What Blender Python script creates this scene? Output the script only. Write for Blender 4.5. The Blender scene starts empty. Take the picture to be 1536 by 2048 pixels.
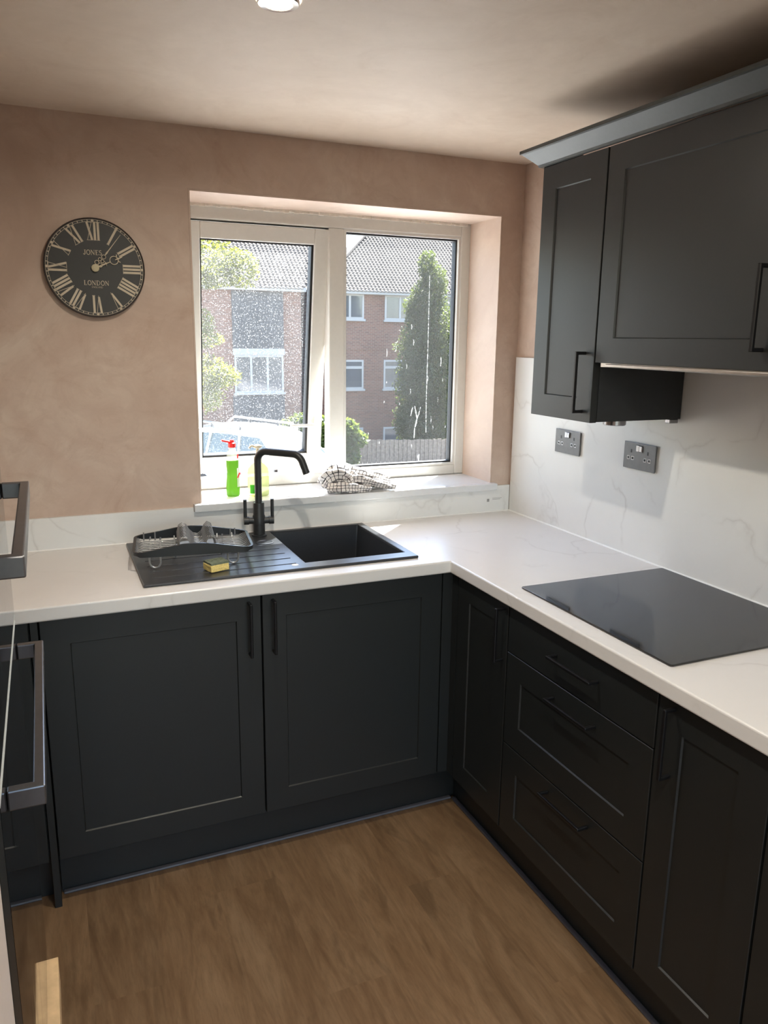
import bpy, bmesh, math, random
from mathutils import Vector, Matrix
rnd = random.Random(7)
SC = bpy.context.scene
COL = SC.collection

# ---------------------------------------------------------------- camera, sky, sun, exposure
def setup():
    cam = bpy.data.cameras.new('camera'); co = bpy.data.objects.new('camera', cam); COL.objects.link(co)
    yaw, pit, rol = 0.4119, -0.2204, 0.0127
    f = Vector((math.sin(yaw)*math.cos(pit), math.cos(yaw)*math.cos(pit), math.sin(pit)))
    r0 = Vector((math.cos(yaw), -math.sin(yaw), 0)); u0 = r0.cross(f)
    r = math.cos(rol)*r0 + math.sin(rol)*u0; u = -math.sin(rol)*r0 + math.cos(rol)*u0
    m = Matrix((r, u, -f)).transposed().to_4x4(); m.translation = (-1.7553, -2.7075, 1.6049)
    co.matrix_world = m
    cam.sensor_fit = 'VERTICAL'; cam.sensor_height = 36.0; cam.lens = 1555.4/2048*36.0
    cam.clip_start = 0.02; cam.clip_end = 300
    SC.camera = co
    w = bpy.data.worlds.new('sky'); SC.world = w; w.use_nodes = True
    nt = w.node_tree; bg = nt.nodes['Background']
    sky = nt.nodes.new('ShaderNodeTexSky'); sky.sky_type = 'NISHITA'; sky.sun_disc = False
    sky.sun_elevation = math.radians(55); sky.sun_rotation = math.radians(44)
    nt.links.new(sky.outputs[0], bg.inputs[0]); bg.inputs[1].default_value = SKY
    sl = bpy.data.lights.new('sun', 'SUN'); sl.energy = SUN; sl.angle = math.radians(0.6); sl.color = (1.0, 0.99, 0.96)
    so = bpy.data.objects.new('sun', sl); COL.objects.link(so); so.location = (8, 10, 14)
    d = Vector((-0.722*math.cos(math.radians(55)), -0.691*math.cos(math.radians(55)), -math.sin(math.radians(55))))
    so.rotation_euler = d.to_track_quat('-Z', 'Y').to_euler()
    vs = SC.view_settings; vs.view_transform = 'Standard'; vs.look = 'None'; vs.gamma = 1; vs.use_curve_mapping = False
    vs.exposure = EXPOSURE
    SC.cycles.blur_glossy = 0.3; SC.cycles.max_bounces = 12; SC.cycles.diffuse_bounces = 6; SC.cycles.transparent_max_bounces = 16
SUN = 3.5; SKY = 0.053; EXPOSURE = 4.35; LAMP = 80.0
setup()

# ---------------------------------------------------------------- materials
MATS = {}
class N:
    def __init__(s, name):
        s.m = bpy.data.materials.new(name); s.m.use_nodes = True; s.t = s.m.node_tree
        s.p = s.t.nodes['Principled BSDF']; s.out = s.t.nodes['Material Output']; MATS[name] = s.m
    def n(s, typ, **kw):
        nd = s.t.nodes.new(typ)
        for k, v in kw.items():
            if k in nd.inputs.keys() if isinstance(k, str) else False: nd.inputs[k].default_value = v
            else: setattr(nd, k, v)
        return nd
    def l(s, a, b): s.t.links.new(a, b)
    def pos(s, scale=(1, 1, 1), src='Position'):
        g = s.n('ShaderNodeNewGeometry').outputs['Position'] if src == 'Position' else s.n('ShaderNodeTexCoord').outputs[src]
        mp = s.n('ShaderNodeMapping'); mp.inputs['Scale'].default_value = scale; s.l(g, mp.inputs['Vector']); return mp.outputs[0]
    def noise(s, vec, scale, detail=4, rough=.55, dist=0):
        nd = s.n('ShaderNodeTexNoise'); s.l(vec, nd.inputs['Vector']); nd.inputs['Scale'].default_value = scale
        nd.inputs['Detail'].default_value = detail; nd.inputs['Roughness'].default_value = rough; nd.inputs['Distortion'].default_value = dist
        return nd.outputs['Fac']
    def ramp(s, fac, stops):
        nd = s.n('ShaderNodeValToRGB'); e = nd.color_ramp.elements
        while len(e) < len(stops): e.new(.5)
        for el, (p, c) in zip(e, stops): el.position = p; el.color = (*c, 1) if len(c) == 3 else c
        s.l(fac, nd.inputs[0]); return nd.outputs[0]
    def mix(s, fac, a, b, mode='MIX'):
        nd = s.n('ShaderNodeMix', data_type='RGBA', blend_type=mode)
        for v, i in ((fac, 0), (a, 6), (b, 7)):
            if hasattr(v, 'links') or hasattr(v, 'is_output'): s.l(v, nd.inputs[i])
            else: nd.inputs[i].default_value = v if i == 0 else (*v, 1)
        return nd.outputs[2]
    def math(s, op, a, b=None):
        nd = s.n('ShaderNodeMath', operation=op)
        for i, v in enumerate((a, b)):
            if v is None: continue
            if hasattr(v, 'is_output'): s.l(v, nd.inputs[i])
            else: nd.inputs[i].default_value = v
        return nd.outputs[0]
    def bump(s, h, strength=.2, dist=.002):
        b = s.n('ShaderNodeBump'); b.inputs['Strength'].default_value = strength; b.inputs['Distance'].default_value = dist
        s.l(h, b.inputs['Height']); s.l(b.outputs[0], s.p.inputs['Normal'])
    def set(s, **kw):
        mp = dict(col='Base Color', rough='Roughness', metal='Metallic', ior='IOR', spec='Specular IOR Level', trans='Transmission Weight', coat='Coat Weight')
        for k, v in kw.items():
            i = s.p.inputs[mp[k]]
            if hasattr(v, 'is_output'): s.l(v, i)
            else: i.default_value = (*v, 1) if k == 'col' else v
        return s

def simple(name, col, rough=.5, metal=0, spec=.5, var=.06, scale=60):
    m = N(name); f = m.noise(m.pos(), scale, 3)
    c = m.ramp(f, [(.3, tuple(x*(1-var) for x in col)), (.7, tuple(min(1, x*(1+var)) for x in col))])
    m.set(col=c, rough=rough, metal=metal, spec=spec); return m

def plaster(name, a, b, c, st_amt=.45):
    m = N(name); p = m.pos()
    big = m.noise(p, 2.1, 6, .62, .9); mid = m.noise(p, 7, 7, .66, 1.8); fine = m.noise(m.pos((1, 1, 2.2)), 45, 4)
    col = m.ramp(big, [(.32, a), (.52, b), (.72, c)])
    col = m.mix(m.ramp(mid, [(.42, (0, 0, 0)), (.62, (1, 1, 1))]), col, m.mix(.5, col, a))
    st = m.ramp(m.noise(p, 3.1, 8, .7, 2.5), [(.54, (1, 1, 1)), (.68, (.80, .73, .68))])
    col = m.mix(st_amt, col, st, 'MULTIPLY')
    col = m.mix(.25, col, m.mix(fine, (.9, .9, .9), (1.06, 1.06, 1.06)), 'MULTIPLY')
    m.set(col=col, rough=.62, spec=.3); m.bump(m.noise(p, 22, 5), .12, .004)
plaster('plaster', (.50, .372, .30), (.58, .450, .370), (.66, .55, .465))
plaster('ceiling_plaster', (.66, .54, .435), (.71, .59, .48), (.75, .64, .53), .22)
plaster('reveal_plaster', (.56, .43, .35), (.61, .48, .395), (.65, .53, .445), .15)
plaster('frame_paint', (.64, .56, .51), (.68, .60, .55), (.70, .62, .57))

def marble(name, base, rough, vein=(.36, .33, .30), amt=.6):
    m = N(name); p = m.pos()
    wn = m.n('ShaderNodeTexNoise'); m.l(p, wn.inputs['Vector']); wn.inputs['Scale'].default_value = 2.2; wn.inputs['Detail'].default_value = 5
    ad = m.n('ShaderNodeVectorMath', operation='MULTIPLY_ADD'); m.l(wn.outputs['Color'], ad.inputs[0]); ad.inputs[1].default_value = (.55, .55, .55); m.l(p, ad.inputs[2])
    vo = m.n('ShaderNodeTexVoronoi', feature='DISTANCE_TO_EDGE'); vo.inputs['Scale'].default_value = 3.0; m.l(ad.outputs[0], vo.inputs['Vector'])
    line = m.ramp(vo.outputs['Distance'], [(.0, (1, 1, 1)), (.012, (.35, .35, .35)), (.035, (0, 0, 0))])
    gate = m.ramp(m.noise(p, 4.3, 3), [(.46, (0, 0, 0)), (.62, (1, 1, 1))])
    fac = m.math('MULTIPLY', m.math('MULTIPLY', line, gate), amt)
    cloud = m.ramp(m.noise(p, 3, 5), [(.3, tuple(x*.94 for x in base)), (.7, base)])
    m.set(col=m.mix(fac, cloud, vein), rough=rough, spec=.45)
marble('worktop_marble', (.76, .745, .73), .30, amt=.28)
marble('splash_marble', (.78, .78, .765), .34, amt=.36)

simple('cornice_lit_paint', (.052, .058, .055), .42, spec=.45, var=.05, scale=120)  # cabinet grey lightened, worktop bounce light put into the colour
simple('cabinet_paint', (.0125, .0148, .0152), .42, spec=.55, var=.05, scale=120)
simple('carcass', (.020, .022, .024), .6)
simple('black_metal', (.006, .006, .007), .36, spec=.4)
simple('tap_black', (.022, .024, .026), .42)
simple('sink_black', (.028, .031, .036), .30, var=.3, scale=700)
simple('upvc', (.70, .69, .65), .34, var=.02)
simple('upvc_sill', (.70, .715, .73), .09, spec=.6, var=.02)
simple('gasket', (.012, .012, .014), .6)
simple('white_sealant', (.88, .87, .85), .4, var=.03)
simple('filler', (.85, .80, .72), .8, var=.1)
simple('chrome', (.72, .70, .68), .16, metal=1)
simple('wire_grey', (.36, .37, .38), .32, metal=.6)
simple('rack_black', (.016, .018, .020), .4)
simple('clock_black', (.030, .030, .029), .5)
simple('clock_rim', (.042, .032, .029), .5)
simple('clock_cream', (.60, .52, .40), .6)
simple('clock_brass', (.56, .50, .33), .45)
simple('socket_grey', (.15, .15, .155), .42, metal=.2)
simple('dark_chrome', (.32, .32, .34), .25, metal=1)
simple('socket_black', (.008, .008, .009), .5)
simple('grey_strip', (.10, .10, .115), .45)
simple('sponge_yellow', (.85, .66, .24), .9, var=.2, scale=300)
simple('scourer', (.16, .19, .13), .95, var=.4, scale=500)
simple('red_plastic', (.80, .02, .02), .35)
simple('cream_plastic', (.72, .66, .52), .4)
simple('label_white', (.85, .86, .84), .5)
simple('label_green', (.10, .50, .04), .5)
simple('print_grey', (.30, .29, .29), .6)
simple('bare_wood', (.66, .46, .25), .65, var=.12, scale=30)
simple('steel', (.55, .53, .50), .3, metal=1)
simple('oven_frame', (.018, .018, .020), .35)
simple('handle_steel', (.16, .16, .17), .30, metal=.85)
simple('chrome_edge', (.62, .66, .66), .35, metal=.2)

def m_glossy():
    for nm, c, r in (('oven_glass', (.008, .008, .009), .035), ('hob_glass', (.010, .010, .011), .06)):
        m = N(nm); m.set(col=c, rough=r, spec=.55, ior=1.55)
        if nm == 'oven_glass':
            sm = m.ramp(m.noise(m.pos((1, 1, .35)), 14, 5, .6, 1.5), [(.5, (.03, .03, .03)), (.75, (.12, .12, .12))]); m.set(rough=sm)
m_glossy()

def m_floor():
    m = N('floor_wood'); oi = m.n('ShaderNodeObjectInfo').outputs['Random']
    mp = m.n('ShaderNodeMapping'); g = m.n('ShaderNodeNewGeometry').outputs['Position']; m.l(g, mp.inputs['Vector'])
    cx = m.n('ShaderNodeCombineXYZ'); m.l(m.math('MULTIPLY', oi, 37.0), cx.inputs[0]); m.l(m.math('MULTIPLY', oi, 91.0), cx.inputs[1]); m.l(cx.outputs[0], mp.inputs['Location'])
    mp.inputs['Scale'].default_value = (1, .14, 1)
    v = mp.outputs[0]
    a = m.noise(v, 11, 8, .65, 2.2); b = m.noise(v, 85, 6, .75, .4); k = m.noise(v, 4.2, 7, .6, 4.5)
    col = m.ramp(a, [(.28, (.150, .084, .041)), (.48, (.21, .127, .066)), (.68, (.275, .178, .100))])
    col = m.mix(m.ramp(b, [(.45, (0, 0, 0)), (.75, (.5, .5, .5))]), col, (.113, .064, .031))
    col = m.mix(m.ramp(k, [(.55, (0, 0, 0)), (.66, (.6, .6, .6))]), col, (.12, .07, .034))
    tone = m.n('ShaderNodeMapRange'); tone.inputs[3].default_value = .94; tone.inputs[4].default_value = 1.06; m.l(oi, tone.inputs[0])
    hs = m.n('ShaderNodeHueSaturation'); m.l(tone.outputs[0], hs.inputs['Value']); m.l(col, hs.inputs['Color'])
    m.set(col=hs.outputs[0], rough=.42, spec=.4); m.bump(b, .08, .001)
m_floor()

def m_towel():
    m = N('towel_check'); uv = m.n('ShaderNodeTexCoord').outputs['UV']; sx = m.n('ShaderNodeSeparateXYZ'); m.l(uv, sx.inputs[0])
    lines = []
    for i in (0, 1):
        fr = m.math('FRACT', sx.outputs[i]); lines.append(m.math('LESS_THAN', fr, .16))
    f = m.math('MAXIMUM', *lines)
    m.set(col=m.mix(f, (.80, .76, .74), (.035, .033, .04)), rough=.95, spec=.1); m.bump(m.noise(m.pos(), 500, 2), .4, .001)
m_towel()

def m_pane(name, dirt, speck, tint):
    m = N(name); p = m.pos()
    tr = m.n('ShaderNodeBsdfTransparent'); tr.inputs[0].default_value = (*tint, 1)
    gl = m.n('ShaderNodeBsdfGlossy'); gl.inputs['Roughness'].default_value = .02
    fr = m.n('ShaderNodeFresnel'); fr.inputs[0].default_value = 1.33
    mx = m.n('ShaderNodeMixShader'); m.l(m.math('MULTIPLY', fr.outputs[0], .6), mx.inputs[0]); m.l(tr.outputs[0], mx.inputs[1]); m.l(gl.outputs[0], mx.inputs[2])
    tl = m.n('ShaderNodeBsdfTranslucent'); tl.inputs[0].default_value = (.9, .9, .9, 1)
    haze = m.ramp(m.noise(m.pos((1, 1, .35)), 5, 4), [(.3, (.55, .55, .55)), (.7, (1, 1, 1))])
    vo = m.n('ShaderNodeTexVoronoi'); vo.inputs['Scale'].default_value = 175; m.l(m.pos((1, 1, .8)), vo.inputs['Vector'])
    dots = m.ramp(vo.outputs['Distance'], [(.12, (1, 1, 1)), (.34, (0, 0, 0))])
    dm = m.ramp(m.noise(p, 110, 2), [(.34, (0, 0, 0)), (.66, (1, 1, 1))])
    fac = m.math('ADD', m.math('MULTIPLY', haze, dirt), m.math('MULTIPLY', m.math('MULTIPLY', dots, dm), speck))
    ms = m.n('ShaderNodeMixShader'); m.l(fac, ms.inputs[0]); m.l(mx.outputs[0], ms.inputs[1]); m.l(tl.outputs[0], ms.inputs[2])
    m.l(ms.outputs[0], m.out.inputs['Surface'])
m_pane('pane_dirty', .017, .16, (.98, .985, .98))
m_pane('pane_streaky', .010, .016, (.97, .98, .975))
def m_smear():
    m = N('dried_splash'); d = m.n('ShaderNodeBsdfTranslucent'); d.inputs[0].default_value = (.85, .85, .83, 1)
    t = m.n('ShaderNodeBsdfTransparent'); mx = m.n('ShaderNodeMixShader'); m.l(m.ramp(m.noise(m.pos(), 130, 3), [(.4, (.03,)*3), (.6, (.20,)*3)]), mx.inputs[0])
    m.l(t.outputs[0], mx.inputs[1]); m.l(d.outputs[0], mx.inputs[2]); m.l(mx.outputs[0], m.out.inputs['Surface'])
m_smear()
def m_liquid(name, col, tcol, f, g=.28):
    m = N(name); m.set(col=col, rough=.12, spec=.5)
    t = m.n('ShaderNodeBsdfTranslucent'); t.inputs[0].default_value = (*tcol, 1)
    tr = m.n('ShaderNodeBsdfTransparent'); tr.inputs[0].default_value = (*tcol, 1)
    a = m.n('ShaderNodeMixShader'); a.inputs[0].default_value = f; m.l(t.outputs[0], a.inputs[1]); m.l(tr.outputs[0], a.inputs[2])
    b = m.n('ShaderNodeMixShader'); b.inputs[0].default_value = g; m.l(a.outputs[0], b.inputs[1]); m.l(m.p.outputs[0], b.inputs[2]); m.l(b.outputs[0], m.out.inputs['Surface'])
m_liquid('green_liquid', (.09, .22, .03), (.26, .44, .11), .45, .3)
m_liquid('pale_liquid', (.50, .54, .24), (.80, .83, .56), .72, .2)
m_liquid('clear_plastic', (.55, .60, .48), (.94, .96, .90), .9, .14)

def m_emit(name, col, st):
    m = N(name); m.set(col=(.9, .9, .85)); m.p.inputs['Emission Color'].default_value = (*col, 1); m.p.inputs['Emission Strength'].default_value = st
m_emit('lamp_glow', (1, .92, .78), LAMP)

def m_brick():
    m = N('brick_wall'); br = m.n('ShaderNodeTexBrick'); tc = m.n('ShaderNodeTexCoord').outputs['Object']
    sx = m.n('ShaderNodeSeparateXYZ'); m.l(tc, sx.inputs[0]); cb = m.n('ShaderNodeCombineXYZ'); m.l(sx.outputs[0], cb.inputs[0]); m.l(sx.outputs[2], cb.inputs[1]); m.l(cb.outputs[0], br.inputs['Vector'])
    br.inputs['Scale'].default_value = 1; br.inputs['Brick Width'].default_value = .225; br.inputs['Row Height'].default_value = .075; br.inputs['Mortar Size'].default_value = .009
    br.inputs['Color1'].default_value = (.17, .072, .046, 1); br.inputs['Color2'].default_value = (.105, .046, .032, 1); br.inputs['Mortar'].default_value = (.20, .14, .10, 1)
    m.set(col=br.outputs[0], rough=.9)
m_brick()
simple('roof_tile', (.046, .039, .035), .85, spec=.15, var=.25, scale=3)
simple('tile_hanging', (.062, .062, .062), .8, var=.2, scale=8)
simple('far_white', (.35, .335, .32), .5)
simple('far_glass', (.05, .06, .075), .06, spec=.8)
simple('fence_wood', (.17, .135, .105), .9, var=.3, scale=12)
simple('bark', (.10, .07, .05), .9)
simple('car_white', (.34, .35, .36), .25, spec=.6)
simple('car_glass', (.03, .05, .05), .05, spec=.8)
simple('car_trim', (.02, .02, .022), .5)
simple('rail_silver', (.45, .46, .48), .3, metal=.7)
simple('bounce_concrete', (.36, .355, .345), .9, var=.1, scale=4)
simple('asphalt', (.085, .083, .08), .9, var=.3, scale=4)
def m_leaf(name, col, tcol):
    m = N(name); f = m.noise(m.pos(), 2.5, 3); c = m.ramp(f, [(.3, tuple(x*.55 for x in col)), (.7, col)])
    m.set(col=c, rough=.6); t = m.n('ShaderNodeBsdfTranslucent'); t.inputs[0].default_value = (*tcol, 1)
    mx = m.n('ShaderNodeMixShader'); mx.inputs[0].default_value = .4; m.l(m.p.outputs[0], mx.inputs[1]); m.l(t.outputs[0], mx.inputs[2]); m.l(mx.outputs[0], m.out.inputs['Surface'])
m_leaf('leaf_conifer', (.030, .044, .012), (.085, .11, .018))
m_leaf('leaf_yellow', (.06, .075, .012), (.16, .17, .02))
m_leaf('leaf_hedge', (.05, .08, .015), (.13, .17, .03))

# ---------------------------------------------------------------- mesh helpers
OFF = {}
def bm_new(): return bmesh.new()
def box(bm, x0, x1, y0, y1, z0, z1, M=None):
    vs = [Vector((x, y, z)) for z in (z0, z1) for y in (y0, y1) for x in (x0, x1)]
    if M: vs = [M @ v for v in vs]
    v = [bm.verts.new(p) for p in vs]
    for f in ((0, 2, 3, 1), (4, 5, 7, 6), (0, 1, 5, 4), (2, 6, 7, 3), (0, 4, 6, 2), (1, 3, 7, 5)):
        bm.faces.new([v[i] for i in f])
    return v
def ring_frame(c, t):
    t = t.normalized(); a = Vector((0, 0, 1)) if abs(t.z) < .9 else Vector((1, 0, 0))
    n = t.cross(a).normalized(); return n, t.cross(n)
def tube(bm, pts, r, seg=8, closed=False, cap=True):
    pts = [Vector(p) for p in pts]; n = len(pts); rs = r if isinstance(r, (list, tuple)) else [r]*n
    rings = []; prev = None
    for i, p in enumerate(pts):
        if closed: t = pts[(i+1) % n] - pts[i-1]
        else: t = pts[min(i+1, n-1)] - pts[max(i-1, 0)]
        t.normalize()
        if prev is None: a, b = ring_frame(p, t)
        else:
            a = prev - t*prev.dot(t)
            if a.length < 1e-6: a, b = ring_frame(p, t)
            a.normalize(); b = t.cross(a)
        prev = a
        rings.append([bm.verts.new(p + rs[i]*(math.cos(2*math.pi*k/seg)*a + math.sin(2*math.pi*k/seg)*b)) for k in range(seg)])
    m = n if closed else n-1
    for i in range(m):
        A, B = rings[i], rings[(i+1) % n]
        for k in range(seg): bm.faces.new((A[k], A[(k+1) % seg], B[(k+1) % seg], B[k]))
    if cap and not closed:
        bm.faces.new(rings[0][::-1]); bm.faces.new(rings[-1])
def lathe(bm, c, prof, seg=24, axis='z', sx=1, sy=1, caps=True):
    c = Vector(c); rings = []
    for r, h in prof:
        ring = []
        for k in range(seg):
            a = 2*math.pi*k/seg; u, v = r*math.cos(a)*sx, r*math.sin(a)*sy
            p = Vector((u, v, h)) if axis == 'z' else (Vector((u, -h, v)) if axis == 'y' else Vector((-h, u, v)))
            ring.append(bm.verts.new(c+p))
        rings.append(ring)
    for A, B in zip(rings, rings[1:]):
        for k in range(seg): bm.faces.new((A[k], A[(k+1) % seg], B[(k+1) % seg], B[k]))
    if caps: bm.faces.new(rings[0][::-1]); bm.faces.new(rings[-1])
def prism(bm, poly, h0, h1, f):
    """poly (a,b) list extruded from h0 to h1, f(a,b,h)->Vector"""
    A = [bm.verts.new(f(a, b, h0)) for a, b in poly]; B = [bm.verts.new(f(a, b, h1)) for a, b in poly]
    n = len(poly); bm.faces.new(A[::-1]); bm.faces.new(B)
    for i in range(n): bm.faces.new((A[i], A[(i+1) % n], B[(i+1) % n], B[i]))
def obj(name, bm, mat, parent=None, smooth=False, bevel=0, seg=2, mats=None):
    bmesh.ops.recalc_face_normals(bm, faces=bm.faces[:])
    me = bpy.data.meshes.new(name); bm.to_mesh(me); bm.free()
    if parent is not None:
        off = OFF.get(parent.name, Vector()); me.transform(Matrix.Translation(-off))
    o = bpy.data.objects.new(name, me); COL.objects.link(o)
    me.materials.append(MATS[mat])
    if parent is not None: o.parent = parent; OFF[o.name] = OFF.get(parent.name, Vector())
    if smooth:
        for p in me.polygons: p.use_smooth = True
        me.set_sharp_from_angle(angle=math.radians(35))
    if bevel:
        b = o.modifiers.new('bevel', 'BEVEL'); b.width = bevel; b.segments = seg; b.limit_method = 'ANGLE'; b.angle_limit = math.radians(40)
    return o
def thing(name, label, cat, loc=(0, 0, 0), group=None, kind=None):
    o = bpy.data.objects.new(name, None); COL.objects.link(o); o.location = loc; o.empty_display_size = .05
    OFF[o.name] = Vector(loc); o['label'] = label
    if cat: o['category'] = cat
    if group: o['group'] = group
    if kind: o['kind'] = kind
    return o
def tag(o, label, cat, group=None, kind=None):
    o['label'] = label
    if cat: o['category'] = cat
    if group: o['group'] = group
    if kind: o['kind'] = kind
    return o
def struct(name, bm, mat, label=None, **kw):
    o = obj(name, bm, mat, **kw); o['kind'] = 'structure'
    if label: o['label'] = label
    return o
def B(*a):
    bm = bm_new(); box(bm, *a); return bm
def grid_slab(bm, xs, ys, z0, z1, keep):
    nx, ny = len(xs), len(ys); T = {}; L = {}
    def v(D, i, j, z):
        if (i, j) not in D: D[(i, j)] = bm.verts.new((xs[i], ys[j], z))
        return D[(i, j)]
    K = {(i, j) for i in range(nx-1) for j in range(ny-1) if keep((xs[i]+xs[i+1])/2, (ys[j]+ys[j+1])/2)}
    for i, j in K:
        bm.faces.new([v(T, *q, z1) for q in ((i, j), (i+1, j), (i+1, j+1), (i, j+1))])
        bm.faces.new([v(L, *q, z0) for q in ((i, j), (i, j+1), (i+1, j+1), (i+1, j))])
        for (di, dj), (p, q) in (((-1, 0), ((i, j), (i, j+1))), ((1, 0), ((i+1, j+1), (i+1, j))), ((0, -1), ((i+1, j), (i, j))), ((0, 1), ((i, j+1), (i+1, j+1)))):
            if (i+di, j+dj) not in K: bm.faces.new((v(T, *p, z1), v(T, *q, z1), v(L, *q, z0), v(L, *p, z0)))

# ---------------------------------------------------------------- room shell
H = 2.255; XL = -2.45; YR = -4.3
def shell():
    WL, WR, WB, WT = -1.278, -.093, 1.005, 2.067
    bm = bm_new(); W0, W1 = 0, .32
    box(bm, XL-.15, WL, W0, W1, -.05, H+.15); box(bm, WR, .15, W0, W1, -.05, H+.15)
    box(bm, WL, WR, W0, W1, -.05, WB); box(bm, WL, WR, W0, W1, WT, H+.15)
    struct('wall_back', bm, 'plaster', 'bare pink plaster wall with the window and clock')
    bm = bm_new(); t = .006                                            # skim coat lining the window recess
    box(bm, WR-t, WR-.0005, .0, .235, 1.03, WT-.0005); box(bm, WL+.0005, WL+t, .0, .235, 1.03, WT-.0005); box(bm, WL+t, WR-t, .0, .235, WT-t, WT-.0005)
    struct('trim_1', bm, 'reveal_plaster', 'smooth pale plaster lining the window recess')
    struct('wall_right', B(0, .15, YR-.15, -.0001, -.05, H+.15), 'plaster', 'bare plaster wall behind the wall cabinets')
    struct('wall_left', B(XL-.15, XL, YR-.15, -.0001, -.05, H+.15), 'plaster', 'bare plaster wall behind the oven tower')
    bm = bm_new(); box(bm, XL, -2.15, YR-.15, YR, -.05, H+.15); box(bm, -.30, 0, YR-.15, YR, -.05, H+.15); box(bm, -2.15, -.30, YR-.15, YR, 2.1, H+.15); box(bm, -2.15, -.30, YR-.15, YR, -.05, .0)
    struct('wall_rear', bm, 'plaster', 'bare plaster wall with added glazed doors behind the viewer')
    struct('ceiling', B(XL, 0, YR, 0, H, H+.15), 'ceiling_plaster', 'fresh pale plaster ceiling')
    fl = struct('floor', B(XL, 0, YR, 0, -.05, -.006), 'floor_wood', 'brown wood plank floor')
    # planks run away from the viewer, staggered joints
    w, L = .178, 1.22; i = 0; x = -1.93; meshes = {}
    while x < -.50:
        y = -.50 - (i*.47 % L) + L
        x1 = min(x+w, -.50)
        while y > YR:
            y0, y1 = max(y-L, YR), min(y, -.50)
            if y1-y0 > .05:
                bm = bm_new(); box(bm, x-.0001, x1+.0001, y0-.0001, y1+.0001, -.006, 0)
                obj('plank', bm, 'floor_wood', fl)
            y -= L
        x += w; i += 1
    # narrow grey strip at plinth foot
    bm = bm_new(); box(bm, -1.81, -.527, -.528, -.512, 0, .009); struct('trim_2', bm, 'grey_strip', 'thin grey strip along the plinth below the window', bevel=.004)
    bm = bm_new(); box(bm, -.528, -.512, -2.4, -.529, 0, .009); struct('trim_3', bm, 'grey_strip', 'thin grey strip along the plinth under the drawers', bevel=.004)
    struct('trim_4', B(-2.0, -1.83, -2.10, -1.952, 0, 2.05), 'frame_paint', 'pale pink painted door frame beside the ovens', bevel=.004)
shell()

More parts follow.
